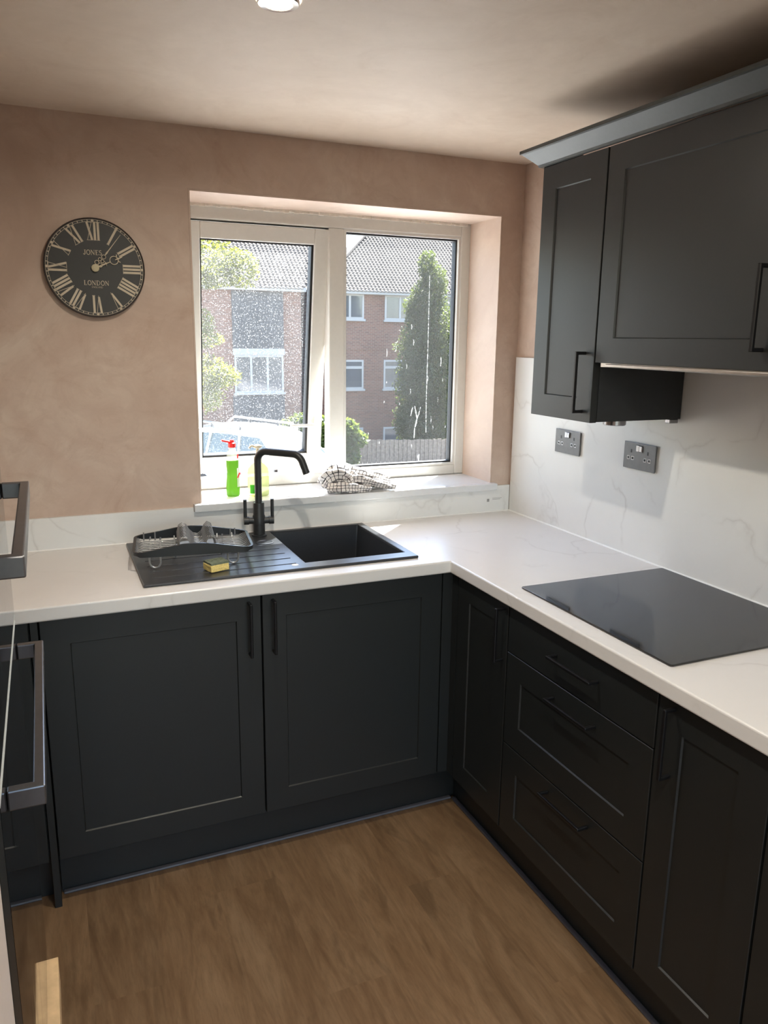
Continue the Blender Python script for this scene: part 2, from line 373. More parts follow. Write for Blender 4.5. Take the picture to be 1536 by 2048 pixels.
# ---------------------------------------------------------------- window
def window():
    w = thing('window_1', 'white plastic window with an open left casement', None, (-.68, .26, 1.03), kind='structure')
    x0, x1, z0, z1 = -1.277, -.094, 1.031, 2.060; ya, yb = .236, .30
    bm = bm_new(); t = .045
    box(bm, x0, x0+t, ya, yb, z0, z1); box(bm, x1-t, x1, ya, yb, z0, z1)
    box(bm, x0+t, x1-t, ya, yb, z1-t-.005, z1); box(bm, x0+t, x1-t, ya, yb, z0, z0+t-.005)
    obj('window_frame', bm, 'upvc', w, bevel=.004)
    obj('mullion', B(-.712, -.650, ya, yb, z0+t-.005, z1-t-.005), 'upvc', w, bevel=.004)
    # white rough sealant above the frame
    bm = bm_new(); n = 60
    for k in range(n):
        a = x0+(x1-x0-.02)*k/n; b = x0+(x1-x0-.02)*(k+1)/n; d = .004+.010*abs(math.sin(k*1.7)*math.sin(k*.61+1))
        box(bm, a, b, ya-d, ya+.004, z1-.006-.004*rnd.random(), z1+.0015)
    obj('sealant_bead', bm, 'filler', w)
    # fixed light
    gx0, gx1, gz0, gz1 = -.650, -.139, z0+t-.005, z1-t-.005
    def gasket(parent, x0, x1, z0, z1, y0, y1, t, mat, nm='gasket'):
        bm = bm_new(); box(bm, x0, x0+t, y0, y1, z0, z1); box(bm, x1-t, x1, y0, y1, z0, z1)
        box(bm, x0+t, x1-t, y0, y1, z1-t, z1); box(bm, x0+t, x1-t, y0, y1, z0, z0+t); return obj(nm, bm, mat, parent)
    gasket(w, gx0+.0005, gx1-.0005, gz0+.0005, gz1-.0005, .240, .262, .009, 'upvc', 'glazing_bead')
    gasket(w, gx0+.009, gx1-.009, gz0+.009, gz1-.009, .256, .285, .007, 'gasket')
    pn = obj('glass_pane', B(gx0+.012, gx1-.012, .268, .272, gz0+.012, gz1-.012), 'pane_streaky', w); pn['label'] = 'hazy glass with dried splashes'
    # dried splashes on the outer face
    def streak(pts, r, nm='dried_splash'):
        bm = bm_new()
        L = []; R = []
        for i, (x, z, k) in enumerate(pts):
            L.append(bm.verts.new((x-r*k, .2728, z))); R.append(bm.verts.new((x+r*k, .2728, z)))
        for i in range(len(pts)-1): bm.faces.new((L[i], R[i], R[i+1], L[i+1]))
        obj(nm, bm, 'dried_splash', pn)
    streak([(-.262, 1.86, .7), (-.262, 1.60, .8), (-.264, 1.35, 1), (-.262, 1.21, .6)], .0018)
    streak([(-.318, 1.325, .6), (-.312, 1.30, 1.3), (-.306, 1.275, 1), (-.310, 1.25, 1.4), (-.316, 1.23, 1), (-.318, 1.19, 1)], .0024)
    streak([(-.290, 1.32, .6), (-.298, 1.29, 1), (-.308, 1.265, .8)], .0022)
    streak([(-.336, 1.283, .5), (-.330, 1.31, 1), (-.326, 1.32, .6)], .0025)
    streak([(-.296, 1.118, 1.6), (-.296, 1.105, 1.4), (-.293, 1.09, .6), (-.295, 1.07, .9), (-.293, 1.045, .7)], .0036)
    for x, z, l in ((-.41, 1.58, .03), (-.45, 1.56, .03), (-.33, 1.60, .025), (-.24, 1.28, .03), (-.34, 1.40, .025), (-.33, 1.17, .03), (-.46, 1.35, .01), (-.39, 1.34, .01), (-.45, 1.43, .008), (-.21, 1.36, .02), (-.19, 1.44, .015), (-.23, 1.24, .02), (-.55, 1.20, .008), (-.53, 1.22, .008), (-.36, 1.50, .02), (-.20, 1.53, .04), (-.34, 1.66, .02), (-.17, 1.24, .012), (-.48, 1.18, .01), (-.26, 1.45, .02)):
        streak([(x, z, .6), (x+.002, z-l*.5, 1), (x, z-l, .6)], .0018)
    # open casement: hinged at the top, pushed out at the bottom
    hz, hy = 2.008, .262
    M = Matrix.Translation((0, hy, hz)) @ Matrix.Rotation(math.radians(8.0), 4, 'X') @ Matrix.Translation((0, -hy, -hz))
    sx0, sx1, sz0, sz1 = -1.236, -.708, 1.062, 2.006; sa, sb = .238, .292
    def mb(*boxes):
        bm = bm_new()
        for b in boxes: box(bm, *b, M=M)
        return bm
    tt = .058
    s = obj('casement', mb((sx0, sx0+tt-.02, sa, sb, sz0, sz1), (sx1-tt, sx1, sa, sb, sz0, sz1), (sx0+tt-.02, sx1-tt, sa, sb, sz1-tt, sz1), (sx0+tt-.02, sx1-tt, sa, sb, sz0, sz0+tt+.006)), 'upvc', w, bevel=.004)
    s['label'] = 'left casement pushed open at the bottom'
    a0, a1, c0, c1 = sx0+tt-.02, sx1-tt, sz0+tt+.006, sz1-tt; g = .006
    obj('gasket', mb((a0, a0+g, sa+.012, sb-.006, c0, c1), (a1-g-.003, a1, sa+.012, sb-.006, c0, c1), (a0, a1, sa+.012, sb-.006, c1-g, c1), (a0, a1, sa+.012, sb-.006, c0, c0+g+.002)), 'gasket', s)
    p = obj('glass_pane', mb((a0+.004, a1-.004, .262, .266, c0+.004, c1-.004)), 'pane_dirty', s); p['label'] = 'dusty speckled glass'
    def handle(x, z, d):
        h = obj('casement_handle', mb((x-.011, x+.011, sa-.010, sa, z-.032, z+.030)), 'upvc', s, bevel=.004)
        bm = bm_new(); pts = [(0, 0), (.02, .002), (.06, .005), (.115, .004)]
        tube(bm, [M @ Vector((x+d*a, sa-.024-.012*b*30, z-.004-(a*.12 if d > 0 else -a*.02))) for a, b in pts], [.008, .008, .0065, .006], 8); lathe_pts = None
        obj('lever', bm, 'upvc', h, smooth=True)
        bm = bm_new(); tube(bm, [M @ Vector((x, sa-.004, z-.004)), M @ Vector((x, sa-.026, z-.004))], .009, 10); obj('spindle', bm, 'upvc', h, smooth=True)
    handle(-1.222, 1.255, 1); handle(-.734, 1.255, -1)
    bm = mb((-.90, -.888, sa+.01, sa+.03, sz0-.022, sz0)); obj('catch', bm, 'gasket', s, bevel=.002)
    # sill board
    bm = bm_new(); box(bm, -1.277, -.094, .0, .262, 1.006, 1.030); box(bm, -1.302, -.080, -.030, .0, 1.003, 1.030)
    obj('window_sill', bm, 'upvc_sill', w, bevel=.003)
window()
def rear_fill_doors():  # unseen glazed doors added to let soft daylight into the room
    w = thing('fill_door_1', 'white glazed double doors added behind the viewer to let in fill daylight', None, (-1.225, YR-.05, 0), kind='structure')
    for x0, x1 in ((-2.148, -1.227), (-1.223, -.302)):
        bm = bm_new(); t = .07; y0, y1 = YR-.09, YR-.03
        box(bm, x0, x0+t, y0, y1, .002, 2.098); box(bm, x1-t, x1, y0, y1, .002, 2.098); box(bm, x0+t, x1-t, y0, y1, 2.03, 2.098); box(bm, x0+t, x1-t, y0, y1, .002, .09)
        f = obj('door_leaf', bm, 'upvc', w, bevel=.003)
        obj('glass_pane', B(x0+t, x1-t, YR-.064, YR-.060, .09, 2.03), 'pane_streaky', f)
rear_fill_doors()

# ---------------------------------------------------------------- worktop, upstand, splashback
SINK = (-1.537, -.680, -.532, -.040); BOWL = (-1.045, -.706, -.476, -.062)
def tops():
    bm = bm_new()
    xs = [XL+.002, -1.50, BOWL[0]-.03, BOWL[1]+.012, -.5985, -.012]; ys = [-2.45, -.5985, BOWL[2]-.015, BOWL[3]+.01, -.013]
    def keep(x, y):
        if BOWL[0]-.03 < x < BOWL[1]+.012 and BOWL[2]-.015 < y < BOWL[3]+.01: return False
        return x > -.5985 or y > -.5985
    grid_slab(bm, xs, ys, .870, .910, keep)
    tag(obj('worktop', bm, 'worktop_marble', bevel=.005, seg=3), 'white marble effect worktop turning the corner under the window', 'worktop')
    u = thing('upstand', 'low marble effect upstand strip beneath the window sill', 'upstand', (-1.2, -.006, .91))
    obj('strip', B(XL+.002, -.0125, -.0125, -.0002, .910, 1.0025), 'splash_marble', u)
    bm = bm_new(); box(bm, XL+.002, -1.303, -.0125, -.0002, 1.0026, 1.018); obj('strip', bm, 'splash_marble', u)
    bm = bm_new(); box(bm, -.0795, -.0125, -.0125, -.0002, 1.0026, 1.018); obj('strip', bm, 'splash_marble', u)
    bm = bm_new(); box(bm, -.118, -.107, -.0131, -.0125, .953, .965); obj('printed_mark', bm, 'print_grey', u)
    bm = bm_new(); box(bm, -.092, -.048, -.0131, -.0125, .9655, .967); box(bm, -.092, -.055, -.0131, -.0125, .9605, .9620); obj('printed_lines', bm, 'print_grey', u)
    tube_b = bm_new(); tube(tube_b, [(XL+.01, -.0135, .9108), (-.0135, -.0135, .9108)], .003, 6); obj('sealant_bead', tube_b, 'white_sealant', u)
    s = thing('splashback', 'tall marble effect splashback board behind the hob', 'splashback', (-.006, -1.2, .91))
    obj('panel', B(-.0115, -.0002, -2.45, -.0135, .9105, 1.536), 'splash_marble', s, bevel=.0012, seg=1)
    bm = bm_new(); tube(bm, [(-.0130, -.015, .9112), (-.0130, -2.44, .9112)], .0042, 6); obj('sealant_bead', bm, 'white_sealant', s)
tops()

# ---------------------------------------------------------------- cabinets
F = .577; FT = .022
def fr_back(u, w, z): return Vector((u, -F-w, z))           # faces the viewer: u=x, w outwards
def fr_right(u, w, z): return Vector((-F-w, u, z))          # right run, faces left: u=y
def fr_wall(u, w, z): return Vector((-.347-w, u, z))
def fbox(bm, f, u0, u1, w0, w1, z0, z1):
    vs = [bm.verts.new(f(u, w, z)) for z in (z0, z1) for w in (w0, w1) for u in (u0, u1)]
    for q in ((0, 2, 3, 1), (4, 5, 7, 6), (0, 1, 5, 4), (2, 6, 7, 3), (0, 4, 6, 2), (1, 3, 7, 5)): bm.faces.new([vs[i] for i in q])
def shaker(f, u0, u1, z0, z1, fw=.072, rec=.0042, slab=False):
    bm = bm_new()
    if slab: fbox(bm, f, u0, u1, -FT, 0, z0, z1); return bm
    def ring(a, w): return [bm.verts.new(f(u, w, z)) for u, z in ((u0+a, z0+a), (u1-a, z0+a), (u1-a, z1-a), (u0+a, z1-a))]
    R = [ring(0, -FT), ring(0, -.0012), ring(.0012, 0), ring(fw, 0), ring(fw+.0025, -rec)]
    for A, Bq in zip(R, R[1:]):
        for i in range(4): bm.faces.new((A[i], A[(i+1) % 4], Bq[(i+1) % 4], Bq[i]))
    bm.faces.new(R[-1]); bm.faces.new(R[0][::-1]); return bm
def handle(f, u, z, length=.166, horiz=False, d=.033, t=.0085):
    bm = bm_new(); h = length/2
    U = [(-h, 0), (-h, d), (h, d), (h, 0), (h-t, 0), (h-t, d-t), (-h+t, d-t), (-h+t, 0)]
    A, C = ([bm.verts.new(f(u+a, w, z+k*t/2) if horiz else f(u+k*t/2, w, z+a)) for a, w in U] for k in (-1, 1))
    A, C = list(A), list(C)
    for q in (A, C):
        for i in ((0, 1, 6, 7), (1, 2, 5, 6), (2, 3, 4, 5)): bm.faces.new([q[k] for k in i])
    for i in range(8): bm.faces.new((A[i], A[(i+1) % 8], C[(i+1) % 8], C[i]))
    return bm
def carcass(f, u0, u1, z0, z1, depth, top=False):
    bm = bm_new(); t = .016; a = -FT-.0015; b = a-depth
    fbox(bm, f, u0, u0+t, b, a, z0, z1); fbox(bm, f, u1-t, u1, b, a, z0, z1); fbox(bm, f, u0+t, u1-t, b, a, z0, z0+t)
    fbox(bm, f, u0+t, u1-t, b, b+.008, z0+t, z1)
    if top: fbox(bm, f, u0+t, u1-t, b+.008, a, z1-t, z1)
    return bm
def unit(name, label, f, u0, u1, hand, base=True, cat='cabinet'):
    c = f((u0+u1)/2, -.2, .15); t = thing(name, label, cat, c)
    obj('body', carcass(f, u0+.0005, u1-.0005, .151, .868, .53), 'carcass', t)
    return t
ZD0, ZD1 = .150, .8655
def kitchen():
    g = 'grey shaker base units'
    def door(t, f, u0, u1, hu, z0=ZD0, z1=ZD1, hz=.767):
        d = obj('door', shaker(f, u0+.0018, u1-.0018, z0, z1), 'cabinet_paint', t)
        if hu is not None: h = obj('handle', handle(f, hu, hz), 'black_metal', d, bevel=.0022); h['label'] = 'black bar handle'
        return d
    t = unit('base_cabinet', 'dark grey base cabinet under the draining board, wider left door', fr_back, -1.813, -1.214, -1.25)
    door(t, fr_back, -1.813, -1.214, -1.252)
    t = unit('sink_cabinet', 'dark grey base cabinet directly below the sink bowl', fr_back, -1.213, -.614, 0)
    door(t, fr_back, -1.213, -.614, -1.180)
    t = thing('corner_post', 'narrow dark grey corner post where the two cabinet runs meet', 'post', (-.595, -.595, .15))
    bm = bm_new(); box(bm, -.613, -.5775, -.599, -F, ZD0, ZD1); box(bm, -.599, -F, -.616, -.599, ZD0, ZD1)
    # keep the post flush with both runs of doors
    bm.free(); bm = bm_new(); box(bm, -.6125, -.556, -F, -.556, ZD0, ZD1); box(bm, -F, -.556, -.613, -F, ZD0, ZD1)
    obj('filler', bm, 'cabinet_paint', t)
    t = unit('corner_cabinet', 'narrow dark grey corner cabinet left of the drawers', fr_right, -.914, -.615, 0)
    door(t, fr_right, -.914, -.615, -.894)
    t = unit('drawer_unit', 'dark grey three drawer unit below the hob', fr_right, -1.515, -.916, 0)
    for i, (z0, z1, hz, slab) in enumerate(((.7255, .8655, .800, True), (.4395, .7225, .681, False), (.1500, .4365, .404, False))):
        d = obj('drawer_front', shaker(fr_right, -1.5135, -.9178, z0, z1, slab=slab), 'cabinet_paint', t, bevel=.0012 if slab else 0, seg=1)
        h = obj('handle', handle(fr_right, -1.232, hz, .178, True), 'black_metal', d, bevel=.0022); h['label'] = 'black bar handle'
    t = unit('base_cabinet', 'tall narrow dark grey base cabinet right of the drawers', fr_right, -1.813, -1.517, 0)
    door(t, fr_right, -1.813, -1.517, -1.567)
    t = unit('base_cabinet', 'dark grey base cabinet cut by the right edge of the photo', fr_right, -2.413, -1.815, 0)
    door(t, fr_right, -2.413, -1.815, -2.36)
    # end panel and unit beyond it
    tag(obj('end_panel', B(-1.8345, -1.8155, -.577, -.02, 0, .868), 'cabinet_paint', bevel=.001, seg=1), 'dark grey end panel reaching the floor left of the base cabinets', 'panel')
    t = unit('base_cabinet', 'dark grey base cabinet left of the end panel, behind the ovens', fr_back, -2.437, -1.837, 0)
    door(t, fr_back, -2.437, -1.837, None)
    for nm, a, lab in (('p', (-1.8135, -.512, -.512, -.498, 0, .148), 'dark grey plinth board below the window side cabinets'),
                       ('q', (-.512, -.498, -2.42, -.5125, 0, .148), 'dark grey plinth board below the drawers and hob'),
                       ('r', (-2.44, -1.8365, -.512, -.498, 0, .148), 'short dark plinth board left of the end panel')):
        tag(obj('plinth', B(*a), 'cabinet_paint'), lab, 'plinth')
    # wall cabinets
    def wall_unit(label, u0, u1, z0, z1, hu, hz, nm='wall_cabinet'):
        t = thing(nm, label, 'cabinet', (-.2, (u0+u1)/2, z0))
        obj('body', carcass(fr_wall, u0+.0005, u1-.0005, z0+.002, z1, .308, True), 'carcass', t)
        d = obj('door', shaker(fr_wall, u0+.0018, u1-.0018, z0, z1, .066), 'cabinet_paint', t)
        h = obj('handle', handle(fr_wall, hu, hz, .172 if hu > -1 else .18, d=.035, t=.009), 'black_metal', d, bevel=.0015, seg=1); h['label'] = 'black bar handle'
        return t
    a = wall_unit('narrow dark grey wall cabinet nearest the window', -.926, -.630, 1.377, 2.100, -.886, 1.488)
    bm = bm_new(); lathe(bm, (-.215, -.872, 1.362), [(.030, 0), (.033, .002), (.033, .0165)], 24); obj('puck_light', bm, 'dark_chrome', a, smooth=True)['label'] = 'small chrome light under the cabinet'
    bm = bm_new(); box(bm, -.050, -.018, -.921, -.900, 1.366, 1.3785); obj('hanging_bracket', bm, 'dark_chrome', a, bevel=.002)
    b = wall_unit('wide dark grey wall cabinet over the hob', -1.527, -.928, 1.545, 2.100, -1.478, 1.675)
    t = thing('extractor_hood', 'slim metal extractor hood tucked beneath the wide wall cabinet', 'hood', (-.2, -1.23, 1.53))
    obj('lip', B(-.358, -.345, -1.522, -.985, 1.5345, 1.5435), 'steel', t, bevel=.002)
    obj('filter_plate', B(-.343, -.04, -1.520, -.950, 1.534, 1.546), 'steel', t)
    wall_unit('dark grey wall cabinet at the far right edge over the worktop', -2.127, -1.529, 1.377, 2.100, -2.08, 1.488)
    # cornice, mitred at the window end
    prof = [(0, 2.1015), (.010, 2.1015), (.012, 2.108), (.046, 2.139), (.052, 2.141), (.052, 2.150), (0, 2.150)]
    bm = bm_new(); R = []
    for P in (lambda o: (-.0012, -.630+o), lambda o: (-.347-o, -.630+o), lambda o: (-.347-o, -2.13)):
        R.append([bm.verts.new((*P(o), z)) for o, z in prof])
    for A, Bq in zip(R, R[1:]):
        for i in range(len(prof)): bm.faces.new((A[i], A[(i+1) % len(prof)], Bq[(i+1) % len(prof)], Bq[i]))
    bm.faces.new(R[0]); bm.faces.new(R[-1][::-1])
    tag(obj('cornice', bm, 'cornice_lit_paint'), 'angled grey cornice moulding along the top of the wall cabinets', 'cornice')
kitchen()

# ---------------------------------------------------------------- hob, sockets
def hob():
    t = thing('induction_hob', 'flat black glass hob set into the marble worktop', 'hob', (-.283, -1.213, .910))
    x0, x1, y0, y1 = -.543, -.024, -1.508, -.918; r = .006; poly = []
    for cx, cy, a0 in ((x1-r, y1-r, 0), (x0+r, y1-r, 90), (x0+r, y0+r, 180), (x1-r, y0+r, 270)):
        for k in range(4): a = math.radians(a0+30*k); poly.append((cx+r*math.cos(a), cy+r*math.sin(a)))
    bm = bm_new(); prism(bm, poly, .9112, .9155, lambda a, b, h: Vector((a, b, h))); obj('glass_top', bm, 'hob_glass', t, bevel=.001, seg=2)
    obj('trim', B(x0+.006, x1-.006, y0+.006, y1-.006, .9101, .9113), 'oven_frame', t)
hob()
def socket(y, z, label):
    t = thing('double_socket', label, 'socket', (-.0115, y-.073, z), 'grey double sockets on the splashback')
    def sb(name, a0, a1, c0, c1, w0, w1, mat, par=t, bev=.0008):
        return obj(name, B(-.0115-w1, -.0115-w0, y-a1, y-a0, z+c0, z+c1), mat, par, bevel=bev, seg=1)
    obj('back_box', B(-.0165, -.0117, y-.1425, y-.0035, z+.0035, z+.0825), 'socket_black', t)
    pl = obj('plate', B(-.0195, -.0155, y-.146, y, z, z+.086), 'socket_grey', t, bevel=.0015, seg=2)
    for s in (0, 1):
        sw = sb('rocker_switch', .058+s*.0155, .0725+s*.0155, .058, .079, .008, .0105+.002*s, 'dark_chrome', pl, .002)
        o = .0 if s == 0 else .076
        for a, c, aw, ch in ((.033+o, .052, .0055, .011), (.0195+o, .031, .008, .008), (.0395+o, .031, .008, .008)):
            if ch < .01: sb('pin_surround', a-.0020, a+aw+.0020, c-.002, c+ch+.002, .0079, .0083, 'dark_chrome', pl, .001)
            sb('pin_slot', a, a+aw, c, c+ch, .0080, .0087, 'socket_black', pl, 0)
socket(-.318, 1.200, 'grey double plug socket nearer the window'); socket(-.696, 1.200, 'grey double plug socket nearer the hob')

# ---------------------------------------------------------------- sink, tap, rack, sponge
def sink():
    t = thing('inset_sink', 'black composite sink with bowl on the right and drainer on the left', 'sink', (-1.1, -.28, .910))
    x0, x1, y0, y1 = SINK; bx0, bx1, by0, by1 = BOWL
    bm = bm_new(); grid_slab(bm, [x0, bx0, bx1, x1], [y0, by0, by1, y1], .9103, .9190, lambda x, y: not (bx0 < x < bx1 and by0 < y < by1))
    obj('rim', bm, 'sink_black', t, bevel=.003, seg=2)
    bm = bm_new(); zb = .735; i = .018
    T = [bm.verts.new(p) for p in ((bx0, by0, .9170), (bx1, by0, .9170), (bx1, by1, .9170), (bx0, by1, .9170))]
    L = [bm.verts.new(p) for p in ((bx0+i, by0+i, zb), (bx1-i, by0+i, zb), (bx1-i, by1-i, zb), (bx0+i, by1-i, zb))]
    To = [bm.verts.new((v.co.x+sx*.007, v.co.y+sy*.007, .911)) for v, (sx, sy) in zip(T, ((-1, -1), (1, -1), (1, 1), (-1, 1)))]
    Lo = [bm.verts.new((v.co.x+sx*.007, v.co.y+sy*.007, zb-.008)) for v, (sx, sy) in zip(L, ((-1, -1), (1, -1), (1, 1), (-1, 1)))]
    for A, Bq in ((T, L), (To, Lo), (T, To)):
        for k in range(4): bm.faces.new((A[k], A[(k+1) % 4], Bq[(k+1) % 4], Bq[k]))
    bm.faces.new(L); bm.faces.new(Lo)
    bo = obj('bowl', bm, 'sink_black', t, bevel=.012, seg=3)
    bm = bm_new(); lathe(bm, (-.875, -.27, .7355), [(.044, 0), (.044, .003), (.034, .005), (.0, .005)], 28, caps=False); obj('waste', bm, 'chrome', bo, smooth=True)
    # drainer ridges
    for k in range(5):
        bm = bm_new(); y = -.47+.062*k; L0, L1 = (-1.505, -1.075) if k < 4 else (-1.505, -1.17)
        box(bm, L0, L1, y-.006, y+.006, .9186, .9205); obj('drainer_ridge', bm, 'sink_black', t, bevel=.0015, seg=2)
    bm = bm_new(); lathe(bm, (-1.100, -.197, .9188), [(.030, 0), (.030, .0022), (.026, .003), (.022, .0012), (.0, .0012)], 28, caps=False); obj('tap_hole_cover', bm, 'sink_black', t, smooth=True)
    bm = bm_new(); lathe(bm, (-1.083, -.490, .9189), [(.011, 0), (.0105, .0006), (0, .0006)], 20, caps=False); obj('white_sticker', bm, 'label_white', t)
sink()
def tap():
    c = Vector((-1.093, -.095, .919)); t = thing('mixer_tap', 'matt black mixer tap with angular swan neck and two levers', 'tap', c)
    bm = bm_new(); lathe(bm, c, [(.027, 0), (.027, .004), (.0205, .006), (.0205, .042), (.0215, .043), (.0215, .072), (.0195, .075), (.0195, .116), (.0185, .119), (.012, .119)], 28); obj('column', bm, 'tap_black', t, smooth=True)
    d = Vector((.72, -.69, 0)); r = .034; top = c.z+.300; pts = [c+Vector((0, 0, .10)), c+Vector((0, 0, .18)), Vector((c.x, c.y, top-r))]
    for k in range(1, 7):
        a = math.radians(15*k); pts.append(Vector((c.x, c.y, top-r)) + d*(r*(1-math.cos(a))) + Vector((0, 0, r*math.sin(a))))
    e = c+d*.135; e.z = top-.002; pts.append(e); r2 = .040; cc = e - Vector((0, 0, r2))
    for k in range(1, 6):
        a = math.radians(15*k); pts.append(cc + d*(r2*math.sin(a)) + Vector((0, 0, r2*math.cos(a))))
    tdir = (pts[-1]-pts[-2]).normalized(); pts.append(pts[-1]+tdir*.038)
    bm = bm_new(); tube(bm, pts, .0125, 16); obj('spout', bm, 'tap_black', t, smooth=True)
    ax = Vector((.985, -.17, 0))
    for s in (-1, 1):
        p0 = c+Vector((0, 0, .055)); bm = bm_new(); tube(bm, [p0+ax*s*.015, p0+ax*s*.034, p0+ax*s*.035, p0+ax*s*.052], [.0125, .0125, .0145, .0145], 18)
        v = obj('valve_body', bm, 'tap_black', t, smooth=True)
        q = p0+ax*s*.047; bm = bm_new(); tube(bm, [q+Vector((0, 0, .008)), q+Vector((0, 0, .075))], .0062, 12); obj('lever', bm, 'tap_black', v, smooth=True)
tap()
def rack():
    c = Vector((-1.357, -.292, .9205)); rz = math.radians(-7.5); M = Matrix.Translation(c) @ Matrix.Rotation(rz, 4, 'Z')
    t = thing('dish_rack', 'small black and grey wire dish rack on the draining board', 'dish rack', c)
    hx, hy, r = .176, .113, .03
    path = []
    for cx, cy, a0 in ((hx-r, hy-r, 0), (-hx+r, hy-r, 90), (-hx+r, -hy+r, 180), (hx-r, -hy+r, 270)):
        for k in range(6): a = math.radians(a0+18*k); path.append((cx+r*math.cos(a), cy+r*math.sin(a)))
    dense = []
    for i, (x, y) in enumerate(path):
        nx, ny = path[(i+1) % len(path)]; n = 10 if math.hypot(nx-x, ny-y) > .05 else 1
        for k in range(n): dense.append((x+(nx-x)*k/n, y+(ny-y)*k/n))
    bm = bm_new(); R = []
    for x, y in dense:
        wob = .011*math.cos(x/hx*math.pi*.95) if abs(y) > hy-.004 else -.011
        zt = .0635+wob*1.0; zb = .038 + (.004 if abs(y) < hy-.004 else 0)
        L = math.hypot(x, y); ux, uy = (1 if x > 0 else -1)*(abs(x) > hx-r), (1 if y > 0 else -1)*(abs(y) > hy-r)
        n = Vector((ux, uy, 0)).normalized()*.004
        R.append([bm.verts.new(M @ Vector(p)) for p in ((x+n.x, y+n.y, zb), (x+n.x, y+n.y, zt), (x-n.x, y-n.y, zt), (x-n.x, y-n.y, zb))])
    for i in range(len(R)):
        A, Bq = R[i], R[(i+1) % len(R)]
        for k in range(4): bm.faces.new((A[k], A[(k+1) % 4], Bq[(k+1) % 4], Bq[k]))
    obj('rim', bm, 'rack_black', t, smooth=True)
    nw = 11
    for i in range(nw):
        y = -.098+.196*i/(nw-1); pts = [(-hx+.004, y, .052), (-hx+.012, y, .040), (-hx+.026, y, .034), (-.055, y, .034)]
        pts += [(px, y, pz) for px, pz in ((-.046, .036), (-.046, .060), (-.040, .082), (-.028, .090), (-.017, .083), (-.008, .066), (.005, .053), (.019, .050), (.031, .059), (.039, .078), (.050, .090), (.062, .083), (.067, .062), (.066, .042))]
        pts += [(.074, y, .034), (hx-.026, y, .034), (hx-.012, y, .040), (hx-.004, y, .052)]
        bm = bm_new(); tube(bm, [M @ Vector(p) for p in pts], .0016, 6); obj('wire', bm, 'wire_grey', t, smooth=True)
    for x in (-.055, .082, -.13, .13):
        bm = bm_new(); tube(bm, [M @ Vector(p) for p in ((x, -hy+.004, .045), (x, -hy+.012, .0305), (x, hy-.012, .0305), (x, hy-.004, .045))], .0024, 6); obj('cross_wire', bm, 'wire_grey', t, smooth=True)
    for sx in (-1, 1):
        for sy in (-1, 1):
            pts = [(sx*.115-.016, sy*(hy-.006), .042)] + [(sx*.115-.016*math.cos(math.radians(a)), sy*(hy-.006), .0185-.0155*math.sin(math.radians(a))) for a in range(0, 181, 20)] + [(sx*.115+.016, sy*(hy-.006), .042)]
            bm = bm_new(); tube(bm, [M @ Vector(p) for p in pts], .0030, 8); obj('foot', bm, 'wire_grey', t, smooth=True)
    for x in (-.15, -.115, .125, .14):
        bm = bm_new(); tube(bm, [M @ Vector((x, hy-.010, .034)), M @ Vector((x, hy-.010, .062))], .0025, 6); obj('prong', bm, 'wire_grey', t, smooth=True)
rack()
def sponge():
    c = Vector((-1.318, -.455, .9207)); t = thing('sponge', 'yellow sponge with a green grey scourer on the drainer', 'sponge', c)
    M = Matrix.Translation(c) @ Matrix.Rotation(math.radians(17), 4, 'Z')
    bm = bm_new(); box(bm, -.030, .030, -.026, .026, 0, .021, M=M); bmesh.ops.subdivide_edges(bm, edges=bm.edges[:], cuts=3, use_grid_fill=True)
    for v in bm.verts: v.co += Vector((rnd.uniform(-1, 1), rnd.uniform(-1, 1), 0))*.0007
    obj('foam', bm, 'sponge_yellow', t, bevel=.002)
    bm = bm_new(); box(bm, -.029, .029, -.025, .025, .0211, .0265, M=M); bmesh.ops.subdivide_edges(bm, edges=bm.edges[:], cuts=5, use_grid_fill=True)
    for v in bm.verts:
        if v.co.z > c.z+.023: v.co.z += rnd.uniform(-.001, .0022)
    obj('scourer', bm, 'scourer', t)
sponge()

